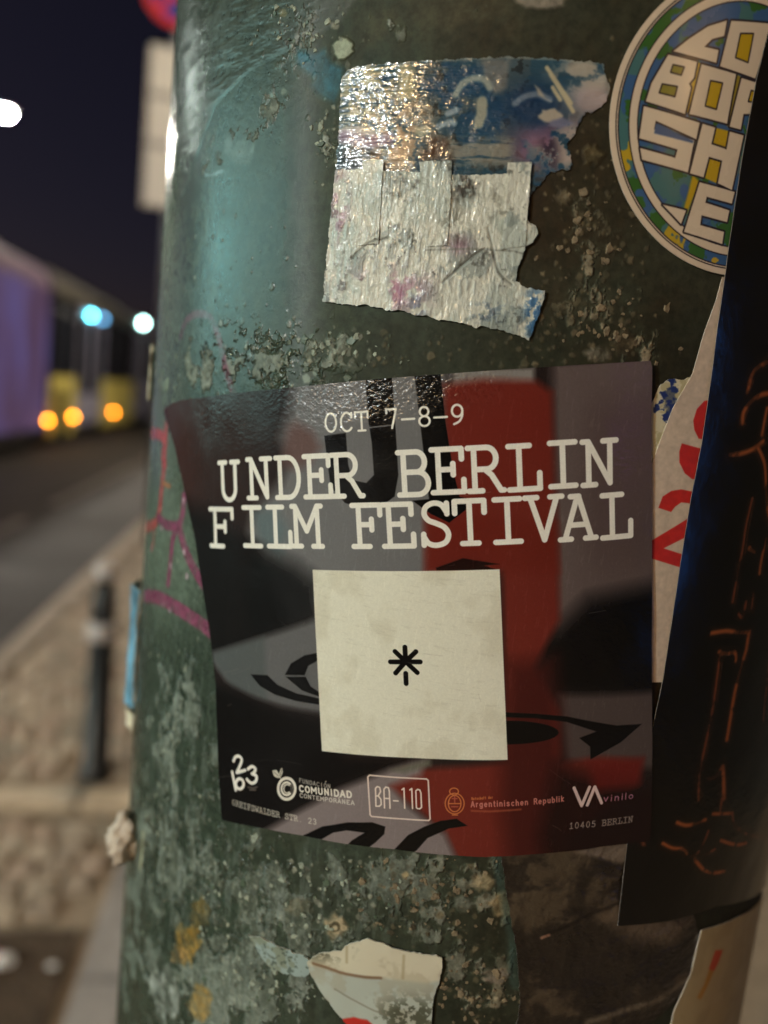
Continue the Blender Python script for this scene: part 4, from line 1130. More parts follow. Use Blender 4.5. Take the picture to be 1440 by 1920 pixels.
# the pale square (its code is left blank) with the star mark
F.fill([(590, 1067), (936, 1065.5), (950.5, 1421), (780, 1418), (607, 1405)], s255(216, 215, 198), .15)
for a, b_ in (((762, 1236), (760.8, 1211)), ((762, 1238.5), (734, 1238.5)), ((762, 1238.5), (789, 1238.5)), ((762, 1238), (742.5, 1219)), ((762, 1238), (781, 1219.5)), ((762, 1238), (743.5, 1259.5)), ((762, 1238), (783.5, 1258.5)), ((762.3, 1260), (763, 1279))):
    F.stroke([[a, b_]], 1.12, BL)
wear = stretch(fbm(F.H, F.W, 90, 70, 4, 47, .55))
rub = stretch(fbm(F.H, F.W, 5, 34, 4, 48, .6))
pq = F.poly(S([(590, 1067), (936, 1065.5), (950.5, 1421), (780, 1418), (607, 1405)]), .2)
F.put(pq, s255(190, 185, 164), .4, mod=sstep(.5, .95, wear).astype(np.float32))
F.put(pq, s255(170, 166, 150), .16, mod=sstep(.82, .97, rub).astype(np.float32))
for k in range(26):
    x, y = rng.uniform(420, 1200), rng.uniform(720, 1560); dx, dy = rng.normal()*26, rng.normal()*12
    F.stroke([[(x, y), (x+dx*.5+rng.normal()*2, y+dy*.5), (x+dx, y+dy)]], .09, s255(150, 142, 134), .12, rng.uniform(.15, .5))
# lettering
text_at(F, 'UNDERBERLIN', [(435, 902), (491, 897), (545, 895), (600, 893), (653, 891), (779, 887), (842, 882), (910, 879), (981, 876), (1053, 870), (1121, 867)], 8.0, 9.45, PHI, 1.26, WHITE, soft=.14)
text_at(F, 'F', [(421, 989)], 10.6, 9.45, PHI, 1.26, WHITE, soft=.14)
text_at(F, 'ILMFESTIVAL', [(478, 987), (527, 987), (579, 986), (691, 985), (750, 984), (818, 982), (881, 978), (951, 975), (1018, 971), (1081, 969), (1152, 966)], 8.0, 9.45, PHI, 1.26, WHITE, soft=.14)
text_at(F, 'OCT7-8-9', [(624, 792.5), (653, 791.5), (681, 790), (736, 785), (767, 784), (797, 781), (827, 780.5), (858, 777)], 3.85, 4.15, PHI, .5, WHITE, soft=.14)
SOFTW = s255(214, 208, 196)
text_line(F, 'GREIFSWALDER STR. 23', (443.5, 1507), (593.5, 1542), 1.35, .2, s255(196, 190, 178), True, .92)
text_line(F, '10405 BERLIN', (1068, 1549.5), (1177, 1537), 1.45, .22, s255(150, 138, 130), True, .9)
text_line(F, 'FUNDACIÓN'.replace('Ó', 'O'), (567, 1464), (620, 1474.5), 1.0, .2, s255(170, 164, 156), False, .9)
F.stroke([[(613, 1463.5), (615, 1461.5)]], .2, s255(170, 164, 156))
text_line(F, 'COMUNIDAD', (569.5, 1481), (657.5, 1491.5), 1.5, .4, SOFTW, False, 1.0, widths={'I': .55, 'M': 1.15})
text_line(F, 'CONTEMPORANEA', (569, 1491.8), (664, 1505), .98, .24, s255(196, 190, 180), False, .9)
F.stroke([[(638, 1493), (640, 1490.5)]], .22, s255(196, 190, 180))
P_ = lambda L_: [(400+x/4.8, 1400+y/4.8) for x, y in L_]
F.stroke([smooth(P_([(208, 118), (222, 84), (255, 74), (280, 104), (268, 150), (236, 222)])), P_([(236, 222), (310, 200)]), P_([(196, 215), (226, 378)]),
          P_(arc(262, 322, 34, 46, 0, 360, 18)), smooth(P_([(335, 190), (372, 166), (402, 192), (378, 234)])), smooth(P_([(370, 232), (410, 252), (402, 300), (362, 316), (326, 282)]))], .82, s255(226, 222, 214))
F.stroke([P_([(335, 352), (380, 362), (415, 350)]), P_([(350, 375), (405, 378)])], .4, s255(120, 112, 106), alpha=.6)
for r, c in ((1.0, SOFTW), (.74, s255(22, 19, 18)), (.62, SOFTW), (.44, s255(22, 19, 18))):
    F.fill(P_(arc(680, 364, 88*r, 108*r, 0, 360, 30)), c, .12)
F.stroke([P_(arc(684, 364, 30, 38, 50, 310, 14))], .3, SOFTW)
F.stroke([P_(arc(680, 364, 46, 57, -35, 35, 8))], .36, s255(22, 19, 18))
F.fill(P_([(550, 202), (588, 196), (612, 232), (622, 196), (638, 174), (646, 218), (630, 256), (600, 270), (566, 252)]), s255(196, 190, 176), .15)
F.stroke([P_([(566, 214), (606, 252)]), P_([(636, 196), (618, 250)])], .14, s255(40, 36, 30))
F.stroke([P_([(615, 262), (640, 285)])], .25, SOFTW)
Q_ = lambda L_: [(420+x/3.6, 1400+y/3.6) for x, y in L_]
F.stroke([Q_([(990, 180), (1370, 206), (1381, 216), (1393, 474), (1384, 484), (1004, 457), (994, 446), (979, 192), (990, 180)])], .36, s255(214, 196, 186))
TX_ = s255(222, 208, 196)
F.stroke([Q_([(1033, 388), (1030, 268), (1042, 256), (1058, 262), (1064, 290), (1048, 318), (1066, 342), (1068, 376), (1056, 388), (1033, 388)]), Q_([(1032, 320), (1050, 318)]),
          Q_([(1090, 400), (1086, 275), (1098, 260), (1116, 264), (1122, 290), (1126, 402)]), Q_([(1088, 335), (1124, 338)]), Q_([(1150, 352), (1180, 354)]),
          Q_([(1206, 278), (1219, 268), (1224, 402)]), Q_([(1258, 280), (1271, 270), (1276, 404)]),
          Q_([(1302, 398), (1298, 286), (1310, 276), (1324, 280), (1332, 300), (1336, 396), (1324, 406), (1308, 404), (1302, 398)])], .34, TX_)
Z_ = lambda L_: [(800+x/3.43, 1400+y/3.43) for x, y in L_]
GOLD = s255(188, 112, 64)
F.stroke([Z_(arc(180, 352, 60, 66, 0, 360, 28)), Z_(arc(180, 352, 40, 52, 0, 360, 24)), Z_(arc(176, 275, 28, 22, 0, 360, 16)), Z_([(142, 352), (218, 352)]), Z_([(165, 425), (198, 425)])], .26, GOLD)
F.stroke([Z_([(160, 372), (200, 372)]), Z_([(180, 300), (180, 345)]), Z_([(165, 320), (195, 320)])], .3, s255(170, 90, 70), alpha=.8)
text_line(F, 'Botschaft der', (885, 1495.5), (922, 1493), .6, .15, GOLD, False, .9)
text_line(F, 'Argentinischen Republik', (886, 1508.8), (1052, 1498.5), 1.35, .27, s255(190, 120, 110), False, .95, widths={'i': .55, 'l': .5, 't': .75, 'r': .8})
F.stroke([Z_([(288, 398), (400, 402)]), Z_([(405, 402), (500, 396), (598, 388)])], .4, s255(160, 84, 56), .4, .7)
VC = s255(206, 182, 178)
F.stroke([Z_([(938, 252), (986, 366), (1036, 248)]), Z_([(1022, 362), (1070, 246), (1112, 348)])], .78, VC)
text_line(F, 'vinilo', (1132, 1498.5), (1178, 1493), 1.5, .26, s255(160, 110, 130), False, .95, widths={'i': .5, 'l': .5})
# fine print grain and a few scuffs
gn = fbm(F.H, F.W, 3, 3, 2, 41)
F.a[..., :3] *= (.97+.06*gn)[..., None]
sc = stretch(fbm(F.H, F.W, 30, 5, 4, 42, .6))
F.a[..., :3] += (.022*sstep(.86, .97, sc))[..., None]
img_f = F.image('festival_print')
# creasing of the glossy sheet along its upper edge
cre = stretch(fbm(F.H, F.W, 7, 9, 3, 43, .6))
top = np.exp(-((FY-(770-(FX-316)*.1))/55)**2)
relf = np.zeros((F.H, F.W, 4), np.float32)
relf[..., 0] = relf[..., 1] = relf[..., 2] = np.clip(.35*stretch(fbm(F.H, F.W, 260, 200, 3, 44)) + .35*cre*(.12+.88*top*sstep(490, 600, FX)*(1-.7*sstep(900, 1000, FX))), 0, 1); relf[..., 3] = 1
img_fr = F.image('festival_relief', relf, True)
m_fest = print_mat('festival_print', img_f, .2, .1, 1500, .00012, relief=img_fr, rdist=.0005, rvar=.06)
s_lo, s_hi, z_lo, z_hi = FO[:, 0].min(), FO[:, 0].max(), FO[:, 1].min(), FO[:, 1].max()
def fest_wav(s, z):
    u, v = (s-s_lo)/(s_hi-s_lo), (z-z_lo)/(z_hi-z_lo)
    left = math.exp(-((u)/.05)**2)
    return .10*blotch(s*.09, z*.07, 2.2) + .35*left*(.5+.5*v) + .25*min(1, max(0, (u-.2)/.15))*math.exp(-((1-v)/.06)**2)*(1+blotch(s*.2, 1, 4)) + .25*math.exp(-((1-u)/.04)**2)
fest = sheet('festival_sticker', FO, [m_fest, m_core], lift=1.0, thick=.14, step=1.6, edge=.9, wav=fest_wav, seed=3, tex=F)
tag(fest, 'dark glossy square film festival sticker with red column and pale blank square', 'sticker')

# ---- torn blue sticker
def outline_tex(px, res, base):
    o = S(px); return o, Tex(o[:, 0].min()-3, o[:, 0].max()+3, o[:, 1].min()-3, o[:, 1].max()+3, res, (*base, 1))
bpx = [(640, 165), (644, 145), (652, 133), (680, 124), (760, 118), (850, 113), (940, 108), (1050, 113), (1129, 120), (1134, 140), (1142, 158), (1142, 176), (1136, 190), (1128, 202), (1112, 210), (1098, 212), (1084, 232), (1078, 250), (1062, 272),
       (1070, 292), (1073, 310), (1064, 320), (1044, 320), (1032, 322), (1018, 338), (996, 362), (985, 380), (640, 380), (630, 330), (633, 290), (638, 220)]
bo, B = outline_tex(bpx, .15, s255(44, 72, 86))
BX, BY = B.photo()
q1, q2, q3, q4 = [stretch(fbm(B.H, B.W, *k)) for k in ((30, 40, 5, 51, .6), (10, 10, 4, 52, .6), (60, 60, 4, 53, .55), (4, 30, 3, 54, .6))]
B.mask((sstep(.5, .85, q3)*.8).astype(np.float32), s255(32, 66, 94))
B.mask((.8*sstep(.55, .75, q1)).astype(np.float32), s255(70, 82, 84))
B.mask((.8*sstep(.68, .8, q2)*sstep(.4, .7, q1)).astype(np.float32), s255(30, 34, 34))
def zone(X, Y, x, y, rx, ry): return np.exp(-((X-x)/rx)**2-((Y-y)/ry)**2)
B.mask((.95*np.clip(zone(BX, BY, 690, 190, 60, 90)*1.3, 0, 1)*sstep(.3, .6, q4*.5+q2*.5)).astype(np.float32), s255(168, 160, 122))
B.mask((.9*np.clip(zone(BX, BY, 740, 260, 60, 70)*1.3, 0, 1)*sstep(.3, .6, q2)).astype(np.float32), s255(178, 148, 116))
B.mask((.9*np.clip(zone(BX, BY, 1095, 150, 50, 40)*1.6, 0, 1)*sstep(.2, .5, q1)).astype(np.float32), s255(176, 166, 150))
B.mask((.95*np.clip(zone(BX, BY, 1050, 270, 55, 50)*1.5, 0, 1)*sstep(.2, .55, q2)).astype(np.float32), s255(178, 160, 148))
B.mask((.9*np.clip(zone(BX, BY, 1110, 190, 40, 25)*1.5, 0, 1)).astype(np.float32), s255(178, 160, 156))
B.mask((.85*np.clip(zone(BX, BY, 1035, 250, 60, 20)*1.2 + zone(BX, BY, 1000, 285, 40, 25), 0, 1)*sstep(.25, .6, q1)).astype(np.float32), s255(140, 96, 116))
B.mask((.85*np.clip(zone(BX, BY, 1000, 200, 60, 45)*1.4, 0, 1)).astype(np.float32), s255(24, 48, 78))
B.mask((.9*np.clip(zone(BX, BY, 1030, 290, 18, 40)*1.2, 0, 1)*sstep(.4, .6, q2)).astype(np.float32), s255(46, 36, 52))
B.fill([(640, 280), (690, 270), (745, 330), (640, 330)], s255(40, 32, 26), 1.5, .9, mod=(.5+.5*q1).astype(np.float32))
B.fill([(800, 262), (840, 258), (845, 300), (790, 300)], s255(74, 44, 26), 2, .9, mod=(.5+.5*q2).astype(np.float32))
B.fill([(840, 262), (960, 262), (960, 310), (850, 310)], s255(140, 134, 120), 2, .8, mod=sstep(.3, .6, q4).astype(np.float32))
B.fill([(748, 122), (778, 120), (776, 188), (748, 188)], s255(176, 168, 130), 1.2, .85, mod=(.6+.4*q2).astype(np.float32))
B.fill([(905, 113), (955, 112), (950, 165), (930, 178), (908, 160)], s255(112, 110, 106), 1.0, .8)
B.stroke([smooth([(855, 178), (868, 158), (890, 148), (910, 152), (918, 165)])], 1.3, s255(150, 156, 146), .6, .85)
B.stroke([[(904, 192), (903, 215), (897, 232)]], 2.2, s255(158, 156, 138), .6, .9)
B.fill(ragged(1032, 218, 20, 13, 16, 4, .2), s255(170, 158, 140), .5, .95)
B.fill(ragged(1050, 232, 20, 9, 16, 5, .2), s255(112, 112, 134), .6, .85)
B.stroke([smooth([(965, 195), (985, 182), (1010, 178), (1030, 188)])], 1.2, s255(118, 128, 140), .6, .8)
B.fill([(1002, 160), (1012, 168), (1022, 185), (1034, 192), (1010, 180)], s255(160, 150, 134), .5, .9)
B.stroke([[(1025, 128), (1070, 195)], [(1032, 140), (1074, 210)], [(1036, 165), (1050, 188)]], .8, s255(186, 172, 138), .4, .9)
B.stroke([[(640, 248), (670, 244), (700, 250)]], 1.6, s255(190, 184, 180), .6, .9); B.stroke([[(645, 258), (690, 268), (730, 262)]], 2.6, s255(132, 104, 126), 1.2, .8)
B.fill([(780, 240), (800, 236), (812, 246), (790, 258), (778, 252)], s255(160, 158, 134), .5, .9)
B.stroke([[(822, 238), (845, 230), (852, 232)], [(840, 214), (855, 208)]], 1.2, s255(150, 164, 170), .5, .85)
for k in range(14): 
    x = 655+k*6; B.stroke([[(x, 140+rng.uniform(0, 90)), (x+rng.uniform(14, 30), 165+rng.uniform(0, 80))]], .35, s255(28, 40, 48) if k % 2 else s255(196, 186, 150), .3, .7)
B.stroke([[(x_, y_) for x_, y_ in bpx[:12]]], .5, s255(150, 150, 136), .4, .6)
img_b = B.image('blue_print')
rb = np.zeros((B.H, B.W, 4), np.float32); rb[..., :3] = (q1*.55+q2*.13+q4*.22)[..., None]; rb[..., 3] = 1
img_br = B.image('blue_relief', rb, True)
blue = sheet('torn_sticker', bo, [print_mat('blue_print', img_b, .3, .18, 900, .0003, relief=img_br, rdist=.00045, coat=1.0), m_core], lift=.32, thick=.12, step=1.5, edge=.42, jag=.26, seed=4, tex=B,
             wav=lambda s, z: .12*blotch(s*.35, z*.3, 1.0))
tag(blue, 'torn blue and purple sticker glinting gold, above the white paper', 'sticker')

# ---- torn white sticker over it, with three pasted strips
wpx = [(632, 320), (682, 319), (724, 322), (780, 324), (848, 330), (905, 330), (950, 328), (992, 330), (995, 352), (988, 385), (985, 405), (990, 418), (1004, 424), (1008, 438), (998, 455), (984, 462), (978, 485), (968, 512), (966, 528), (985, 540), (1020, 546), (1018, 566), (1006, 600), (991, 638),
       (975, 630), (940, 620), (905, 612), (894, 616), (884, 611), (850, 603), (820, 600), (800, 592), (780, 592), (760, 583), (728, 582), (690, 573), (650, 572), (608, 566), (612, 520), (620, 430), (628, 360)]
wo_, Wt = outline_tex(wpx, .15, s255(196, 197, 184))
WX, WY = Wt.photo()
q1, q2, q3, q4 = [stretch(fbm(Wt.H, Wt.W, *k)) for k in ((36, 36, 5, 61, .6), (9, 9, 4, 62, .65), (70, 50, 4, 63, .55), (22, 5, 4, 64, .6))]
Wt.mask((.55*sstep(.45, .75, q3)).astype(np.float32), s255(150, 164, 158))
Wt.mask((.6*sstep(.66, .82, q1)).astype(np.float32), s255(112, 124, 120))
Wt.mask((.75*sstep(.74, .86, q2)*sstep(.4, .7, q1)).astype(np.float32), s255(74, 76, 70))
Wt.mask((.8*sstep(.45, .7, q1)*np.clip(zone(WX, WY, 735, 545, 60, 36) + .8*zone(WX, WY, 640, 390, 14, 60) + .6*zone(WX, WY, 860, 460, 24, 18), 0, 1)).astype(np.float32), s255(146, 84, 116))
Wt.mask((.8*sstep(.3, .6, q2)*np.clip(zone(WX, WY, 870, 350, 22, 24)*1.2, 0, 1)).astype(np.float32), s255(38, 34, 30))
Wt.mask((.6*sstep(.45, .6, q2)*np.clip(zone(WX, WY, 850, 420, 24, 40) + .6*zone(WX, WY, 930, 380, 20, 50), 0, 1)).astype(np.float32), s255(84, 84, 72))
Wt.mask((.55*sstep(.5, .8, q4)*np.clip(zone(WX, WY, 740, 500, 110, 80)+zone(WX, WY, 900, 520, 90, 60), 0, 1)).astype(np.float32), s255(132, 138, 136))
Wt.mask((.85*sstep(.35, .55, q2)*np.clip(zone(WX, WY, 1003, 590, 18, 45)*1.6, 0, 1)).astype(np.float32), s255(44, 92, 138))
Wt.mask((.6*sstep(.4, .6, q2)*np.clip(zone(WX, WY, 785, 575, 18, 22)*1.4, 0, 1)).astype(np.float32), s255(84, 92, 118))
Wt.mask((.5*sstep(.5, .65, q2)*np.clip(zone(WX, WY, 915, 585, 30, 20)*1.4, 0, 1)).astype(np.float32), s255(60, 84, 110))
CRK = s255(96, 98, 90)
Wt.stroke([smooth([(662, 485), (680, 468), (700, 455), (730, 448)]), smooth([(832, 530), (860, 505), (890, 480), (910, 468)]), smooth([(915, 430), (925, 470), (935, 510), (960, 535)]), [(800, 470), (880, 468), (960, 472), (985, 478)]], .3, CRK, .35, .8)
img_w = Wt.image('white_print')
rb = np.zeros((Wt.H, Wt.W, 4), np.float32); rb[..., :3] = (q1*.45+q2*.15+q4*.25)[..., None]; rb[..., 3] = 1
crk = Wt.lines([S(smooth([(662, 485), (680, 468), (700, 455), (730, 448)])), S(smooth([(832, 530), (860, 505), (890, 480), (910, 468)])), S(smooth([(915, 430), (925, 470), (935, 510), (960, 535)]))], .5, .5)
rb[crk[0]][..., :3] *= (1-.8*crk[1])[..., None]
img_wr = Wt.image('white_relief', rb, True)
m_wp = print_mat('white_print', img_w, .42, .2, 900, .0003, relief=img_wr, rdist=.0006, rvar=.1, coat=.35)
white = sheet('torn_sticker', wo_, [m_wp, m_core], lift=.72, thick=.3, step=1.5, edge=.42, jag=.2, seed=8, tex=Wt, wav=lambda s, z: .16*blotch(s*.3, z*.25, 3.0))
tag(white, 'torn crumpled white paper sticker with pasted strips, under the blue one', 'sticker')
for st in ([(684, 304), (722, 302), (716, 400), (712, 458), (674, 462), (680, 380)], [(788, 306), (848, 304), (846, 380), (840, 462), (802, 464), (800, 400)], [(952, 308), (996, 306), (990, 380), (984, 462), (938, 470), (946, 390)]):
    stp = sheet('paper_strip', S(st), [m_wp, m_core], lift=1.0, thick=.26, step=1.8, edge=1.2, jag=.08, seed=9, tex=Wt, wav=lambda s, z: .08*blotch(s*.5, z*.4, 6.0))
    stp.parent = white; stp.location = stp.location - white.location

# ---- round sticker
rpt = S([(1137, 240), (1143, 180), (1160, 130), (1182, 85), (1210, 45), (1145, 300), (1160, 340), (1190, 395), (1230, 445), (1270, 480), (1310, 503), (1352, 520)])
A_ = np.c_[2*rpt, np.ones(len(rpt))]; sol = np.linalg.lstsq(A_, (rpt**2).sum(1), rcond=None)[0]
rc = sol[:2]; rr_ = math.sqrt(sol[2] + rc@rc)
circ = [(rc[0]+rr_*math.cos(a), rc[1]+rr_*math.sin(a)) for a in np.linspace(0, 2*math.pi, 97)[:-1]]
C_ = Tex(rc[0]-rr_-1, rc[0]+rr_+1, rc[1]-rr_-1, rc[1]+rr_+1, .12, (*s255(206, 188, 164), 1))
ss, zz = np.meshgrid(C_.s0+(np.arange(C_.W)+.5)*C_.res, C_.z0+(np.arange(C_.H)+.5)*C_.res)
rd = np.hypot(ss-rc[0], zz-rc[1]); dep = rr_-rd
q1, q2 = [stretch(fbm(C_.H, C_.W, *k)) for k in ((55, 45, 4, 71, .55), (40, 40, 4, 72, .55))]
colr = np.empty((C_.H, C_.W, 3), np.float32); colr[:] = s255(56, 88, 128)
def cm(mask, c): 
    global colr
    colr = colr*(1-mask[..., None]) + np.array(c)*mask[..., None]
cm(sstep(.52, .62, q1), s255(66, 104, 104)); cm(sstep(.66, .74, q2), s255(52, 92, 40)); cm(sstep(.70, .78, 1-q2)*np.maximum(sstep(-2, 6, ss-rc[0]), (dep < 5)*sstep(4, -10, zz-rc[1])), s255(176, 148, 40))
def band(a, b): return sstep(a-.06, a+.06, dep)*(1-sstep(b-.06, b+.06, dep))
INK = s255(38, 30, 34)
C_.a[..., :3] = C_.a[..., :3]*(1-band(1.25, 1.5)[..., None]) + np.array(INK)*band(1.25, 1.5)[..., None]
m1 = np.maximum(band(1.9, 4.0), sstep(5.9, 6.05, dep))[..., None]; C_.a[..., :3] = C_.a[..., :3]*(1-m1) + colr*m1
for r_ in (1.85, 4.05, 5.9):
    mk = band(r_-.13, r_+.13)[..., None]; C_.a[..., :3] = C_.a[..., :3]*(1-mk) + np.array(INK)*mk
K_ = lambda L_: [(1100+x/2.744, y/2.744) for x, y in L_]
YEL = s255(180, 148, 28)
LET = [([(618, 140), (715, 110), (700, 190), (640, 205), (600, 245), (672, 262), (660, 328), (440, 268), (520, 205)], []),
       ([(737, 112), (940, 126), (900, 280), (860, 408), (680, 345)], [[(785, 178), (850, 178), (822, 325), (760, 300)]]),
       ([(415, 285), (562, 322), (545, 405), (520, 435), (530, 455), (500, 590), (300, 525), (330, 430)], [[(440, 338), (495, 350), (480, 390), (428, 375)], [(385, 437), (460, 450), (448, 500), (370, 480)]]),
       ([(585, 335), (762, 385), (715, 640), (522, 590)], [[(632, 420), (692, 432), (660, 565), (605, 548)]]),
       ([(790, 405), (900, 440), (880, 600), (830, 590), (800, 590), (785, 670), (728, 655)], [[(840, 470), (868, 480), (860, 530), (825, 525)]]),
       ([(290, 550), (575, 635), (558, 720), (350, 625), (342, 668), (548, 725), (515, 890), (280, 825), (270, 765), (450, 815), (462, 772), (265, 715)], []),
       ([(590, 640), (655, 660), (635, 745), (712, 772), (728, 680), (800, 700), (740, 980), (668, 945), (690, 830), (622, 810), (595, 915), (525, 895)], []),
       ([(575, 940), (755, 990), (740, 1050), (612, 1015), (605, 1045), (728, 1085), (715, 1145), (585, 1110), (578, 1160), (700, 1195), (690, 1258), (495, 1195)], []),
       ([(385, 1055), (505, 1085), (480, 1155)], [])]
C_.fill(K_([(560, 320), (590, 335), (540, 590), (500, 580)]), YEL, .3); C_.fill(K_([(762, 385), (790, 400), (725, 660), (700, 640)]), s255(140, 122, 44), .3)
C_.fill(K_([(655, 660), (735, 680), (712, 772), (635, 745)]), YEL, .3); C_.fill(K_([(622, 810), (690, 830), (670, 950), (595, 915)]), YEL, .3)
C_.fill(K_([(540, 900), (575, 940), (510, 1100), (490, 1090)]), YEL, .6)
for o_, hs in LET:
    C_.fill(K_(o_), INK, .15, 1, .38)
for o_, hs in LET:
    C_.fill(K_(o_), s255(208, 190, 166), .15)
    for h_ in hs:
        C_.fill(K_(h_), INK, .15, 1, .2); C_.fill(K_(h_), YEL if len(hs) == 1 else s255(128, 120, 48), .15, 1, -.12)
C_.fill(K_([(350, 640), (545, 728), (540, 740), (342, 690)]), s255(58, 84, 122), .3)
img_c = C_.image('round_print')
roundel = sheet('round_sticker', circ, [print_mat('round_print', img_c, .24, .12, 1200, .0002, rvar=.05), m_core], lift=.42, thick=.18, step=2.2, edge=.8, seed=11, tex=C_, wav=lambda s, z: .07*blotch(s*.2, z*.22, 2.0))
tag(roundel, 'round blue, green and yellow sticker with blocky white lettering', 'sticker')

# ---- white strip sticker with red digits
G_ = lambda L_: [(1200+x/3.2, 640+y/3.2) for x, y in L_]
dpx = [(1352, 520), (1340, 565), (1318, 625), (1296, 702), (1260, 765), (1232, 838), (1219, 872), (1200, 900), (1196, 1278), (1243, 1278), (1262, 1200), (1300, 1060), (1330, 940), (1360, 800), (1385, 640), (1392, 520)]
do, Dt = outline_tex(dpx, .15, s255(196, 178, 158))
RD = s255(186, 40, 30)
Dt.fill(G_([(520, 330), (378, 358), (335, 405), (313, 475), (320, 530), (345, 582), (420, 600)]), RD, .2)
Dt.fill(G_([(245, 612), (400, 655), (380, 830), (305, 825), (262, 790), (230, 725), (230, 660)]), RD, .2)
Dt.fill(G_([(105, 997), (130, 930), (180, 897), (240, 887), (330, 905), (340, 985), (280, 968), (240, 965), (205, 990), (180, 1022)]), RD, .2)
Dt.fill(G_([(330, 1030), (62, 1195), (40, 1215), (40, 1295), (62, 1300), (320, 1380), (320, 1300), (135, 1240), (320, 1145)]), RD, .2)
gn = fbm(Dt.H, Dt.W, 8, 8, 3, 81); Dt.a[..., :3] *= (.9+.18*gn)[..., None]
digit = sheet('digit_sticker', do, [print_mat('digit_print', Dt.image('digit_print'), .5, .15, 900, .0002), m_core], lift=.38, thick=.15, step=2.2, edge=1.0, seed=12, tex=Dt, wav=lambda s, z: .06*blotch(s*.2, z*.2, 5))
tag(digit, 'white strip of a sticker with red digits beside the black poster', 'sticker')

# ---- small torn blue and white scrap
spx = [(1218, 762), (1226, 745), (1238, 722), (1253, 711), (1282, 712), (1300, 704), (1285, 770), (1256, 826), (1236, 860), (1226, 882), (1212, 872), (1212, 800)]
so_, St = outline_tex(spx, .15, s255(196, 188, 158))
q1 = stretch(fbm(St.H, St.W, 14, 14, 4, 91, .6)); SX_, SY_ = St.photo()
St.mask(sstep(.3, .42, q1*.6 + .75*np.clip(zone(SX_, SY_, 1256, 740, 20, 26)+.7*zone(SX_, SY_, 1255, 775, 14, 18)+.6*zone(SX_, SY_, 1230, 765, 8, 8), 0, 1) - .3).astype(np.float32), s255(26, 44, 98))
St.mask((.5*sstep(.6, .8, 1-q1)).astype(np.float32), s255(150, 140, 96))
scrap = sheet('scrap_sticker', so_, [print_mat('scrap_print', St.image('scrap_print'), .5, .3, 900, .0003), m_core], lift=.22, thick=.15, step=1.5, edge=.7, jag=.25, seed=13, tex=St)
tag(scrap, 'small torn blue and white sticker scrap beside the red digits', 'sticker')

# ---- black poster with orange line drawing
kpx = [(1452, -20), (1437, 55), (1413, 153), (1391, 270), (1362, 463), (1351, 547), (1340, 620), (1330, 700), (1312, 830), (1292, 930), (1271, 1060), (1256, 1160), (1240, 1270), (1205, 1430), (1172, 1582), (1155, 1732), (1250, 1723), (1340, 1696), (1440, 1651), (1540, 1585), (1660, 1490), (1700, 1300), (1700, 600), (1640, -20)]
ko, Kt = outline_tex(kpx, .16, s255(16, 13, 10))
KX, KY = Kt.photo()
q1, q2 = [stretch(fbm(Kt.H, Kt.W, *k)) for k in ((30, 30, 4, 101, .6), (6, 6, 3, 102, .6))]
mo = (.35+.65*sstep(.2, .55, q1)).astype(np.float32)
OR, OR2 = s255(156, 84, 46), s255(116, 60, 40)
LN = [([(1396, 735), (1406, 702), (1419, 687), (1445, 674)], 1.1), ([(1387, 792), (1389, 774), (1400, 756), (1419, 741), (1445, 736)], 1.3), ([(1423, 815), (1433, 765)], 1.0), ([(1364, 852), (1387, 849), (1409, 840), (1425, 827)], 1.2),
      ([(1416, 840), (1428, 871), (1431, 921), (1433, 952), (1440, 984)], 1.1), ([(1405, 934), (1394, 984), (1387, 1031), (1378, 1074), (1369, 1127)], .8), ([(1431, 1009), (1423, 1046), (1419, 1074)], 1.0), ([(1408, 1109), (1403, 1146)], .6),
      ([(1400, 1027), (1409, 1034)], 1.3), ([(1380, 1149), (1387, 1156), (1394, 1127)], .9), ([(1330, 1185), (1356, 1181), (1378, 1184)], 1.2), ([(1384, 1184), (1400, 1182)], 1.2), ([(1398, 1187), (1394, 1215), (1387, 1240), (1373, 1294), (1358, 1384)], 1.4),
      ([(1346, 1222), (1342, 1248), (1330, 1334), (1317, 1400), (1308, 1445), (1305, 1497)], .9), ([(1344, 1221), (1358, 1223), (1372, 1221), (1374, 1240)], 1.2), ([(1350, 1436), (1352, 1465), (1352, 1494)], 1.6), ([(1323, 1457), (1336, 1455), (1347, 1439)], .9),
      ([(1349, 1494), (1345, 1518)], .8), ([(1265, 1539), (1281, 1544), (1300, 1541), (1318, 1534)], 1.1), ([(1332, 1523), (1368, 1522)], 1.0), ([(1368, 1522), (1374, 1545), (1400, 1563), (1441, 1565)], .9), ([(1347, 1573), (1374, 1581), (1394, 1578)], 1.2),
      ([(1239, 1578), (1255, 1586), (1278, 1589), (1284, 1597)], 1.0), ([(1323, 1555), (1310, 1587), (1294, 1602)], .8), ([(1297, 1607), (1313, 1626), (1332, 1633), (1355, 1630)], 1.2), ([(1316, 1600), (1336, 1589)], .9), ([(1200, 1571), (1203, 1580)], .8), ([(1440, 1565), (1480, 1562)], 1), ([(1450, 1000), (1442, 1180), (1420, 1400)], .7)]
for ln, w in LN:
    Kt.stroke([smooth([(x+5, y+3) for x, y in ln]) if len(ln) > 2 else [(x+4, y+3) for x, y in ln]], .35, OR2, .5, .45, mo)
    Kt.stroke([smooth([(x-6, y+5) for x, y in ln]) if len(ln) > 2 else [(x-5, y+2) for x, y in ln]], .25, OR2, .4, .3, mo)
    Kt.stroke([smooth(ln) if len(ln) > 2 else ln], w*2.2, s255(60, 34, 18), 1.6, .55, mo)
    Kt.stroke([smooth(ln) if len(ln) > 2 else ln], w*.8, OR if w > .9 else OR2, .6, .9, mo)
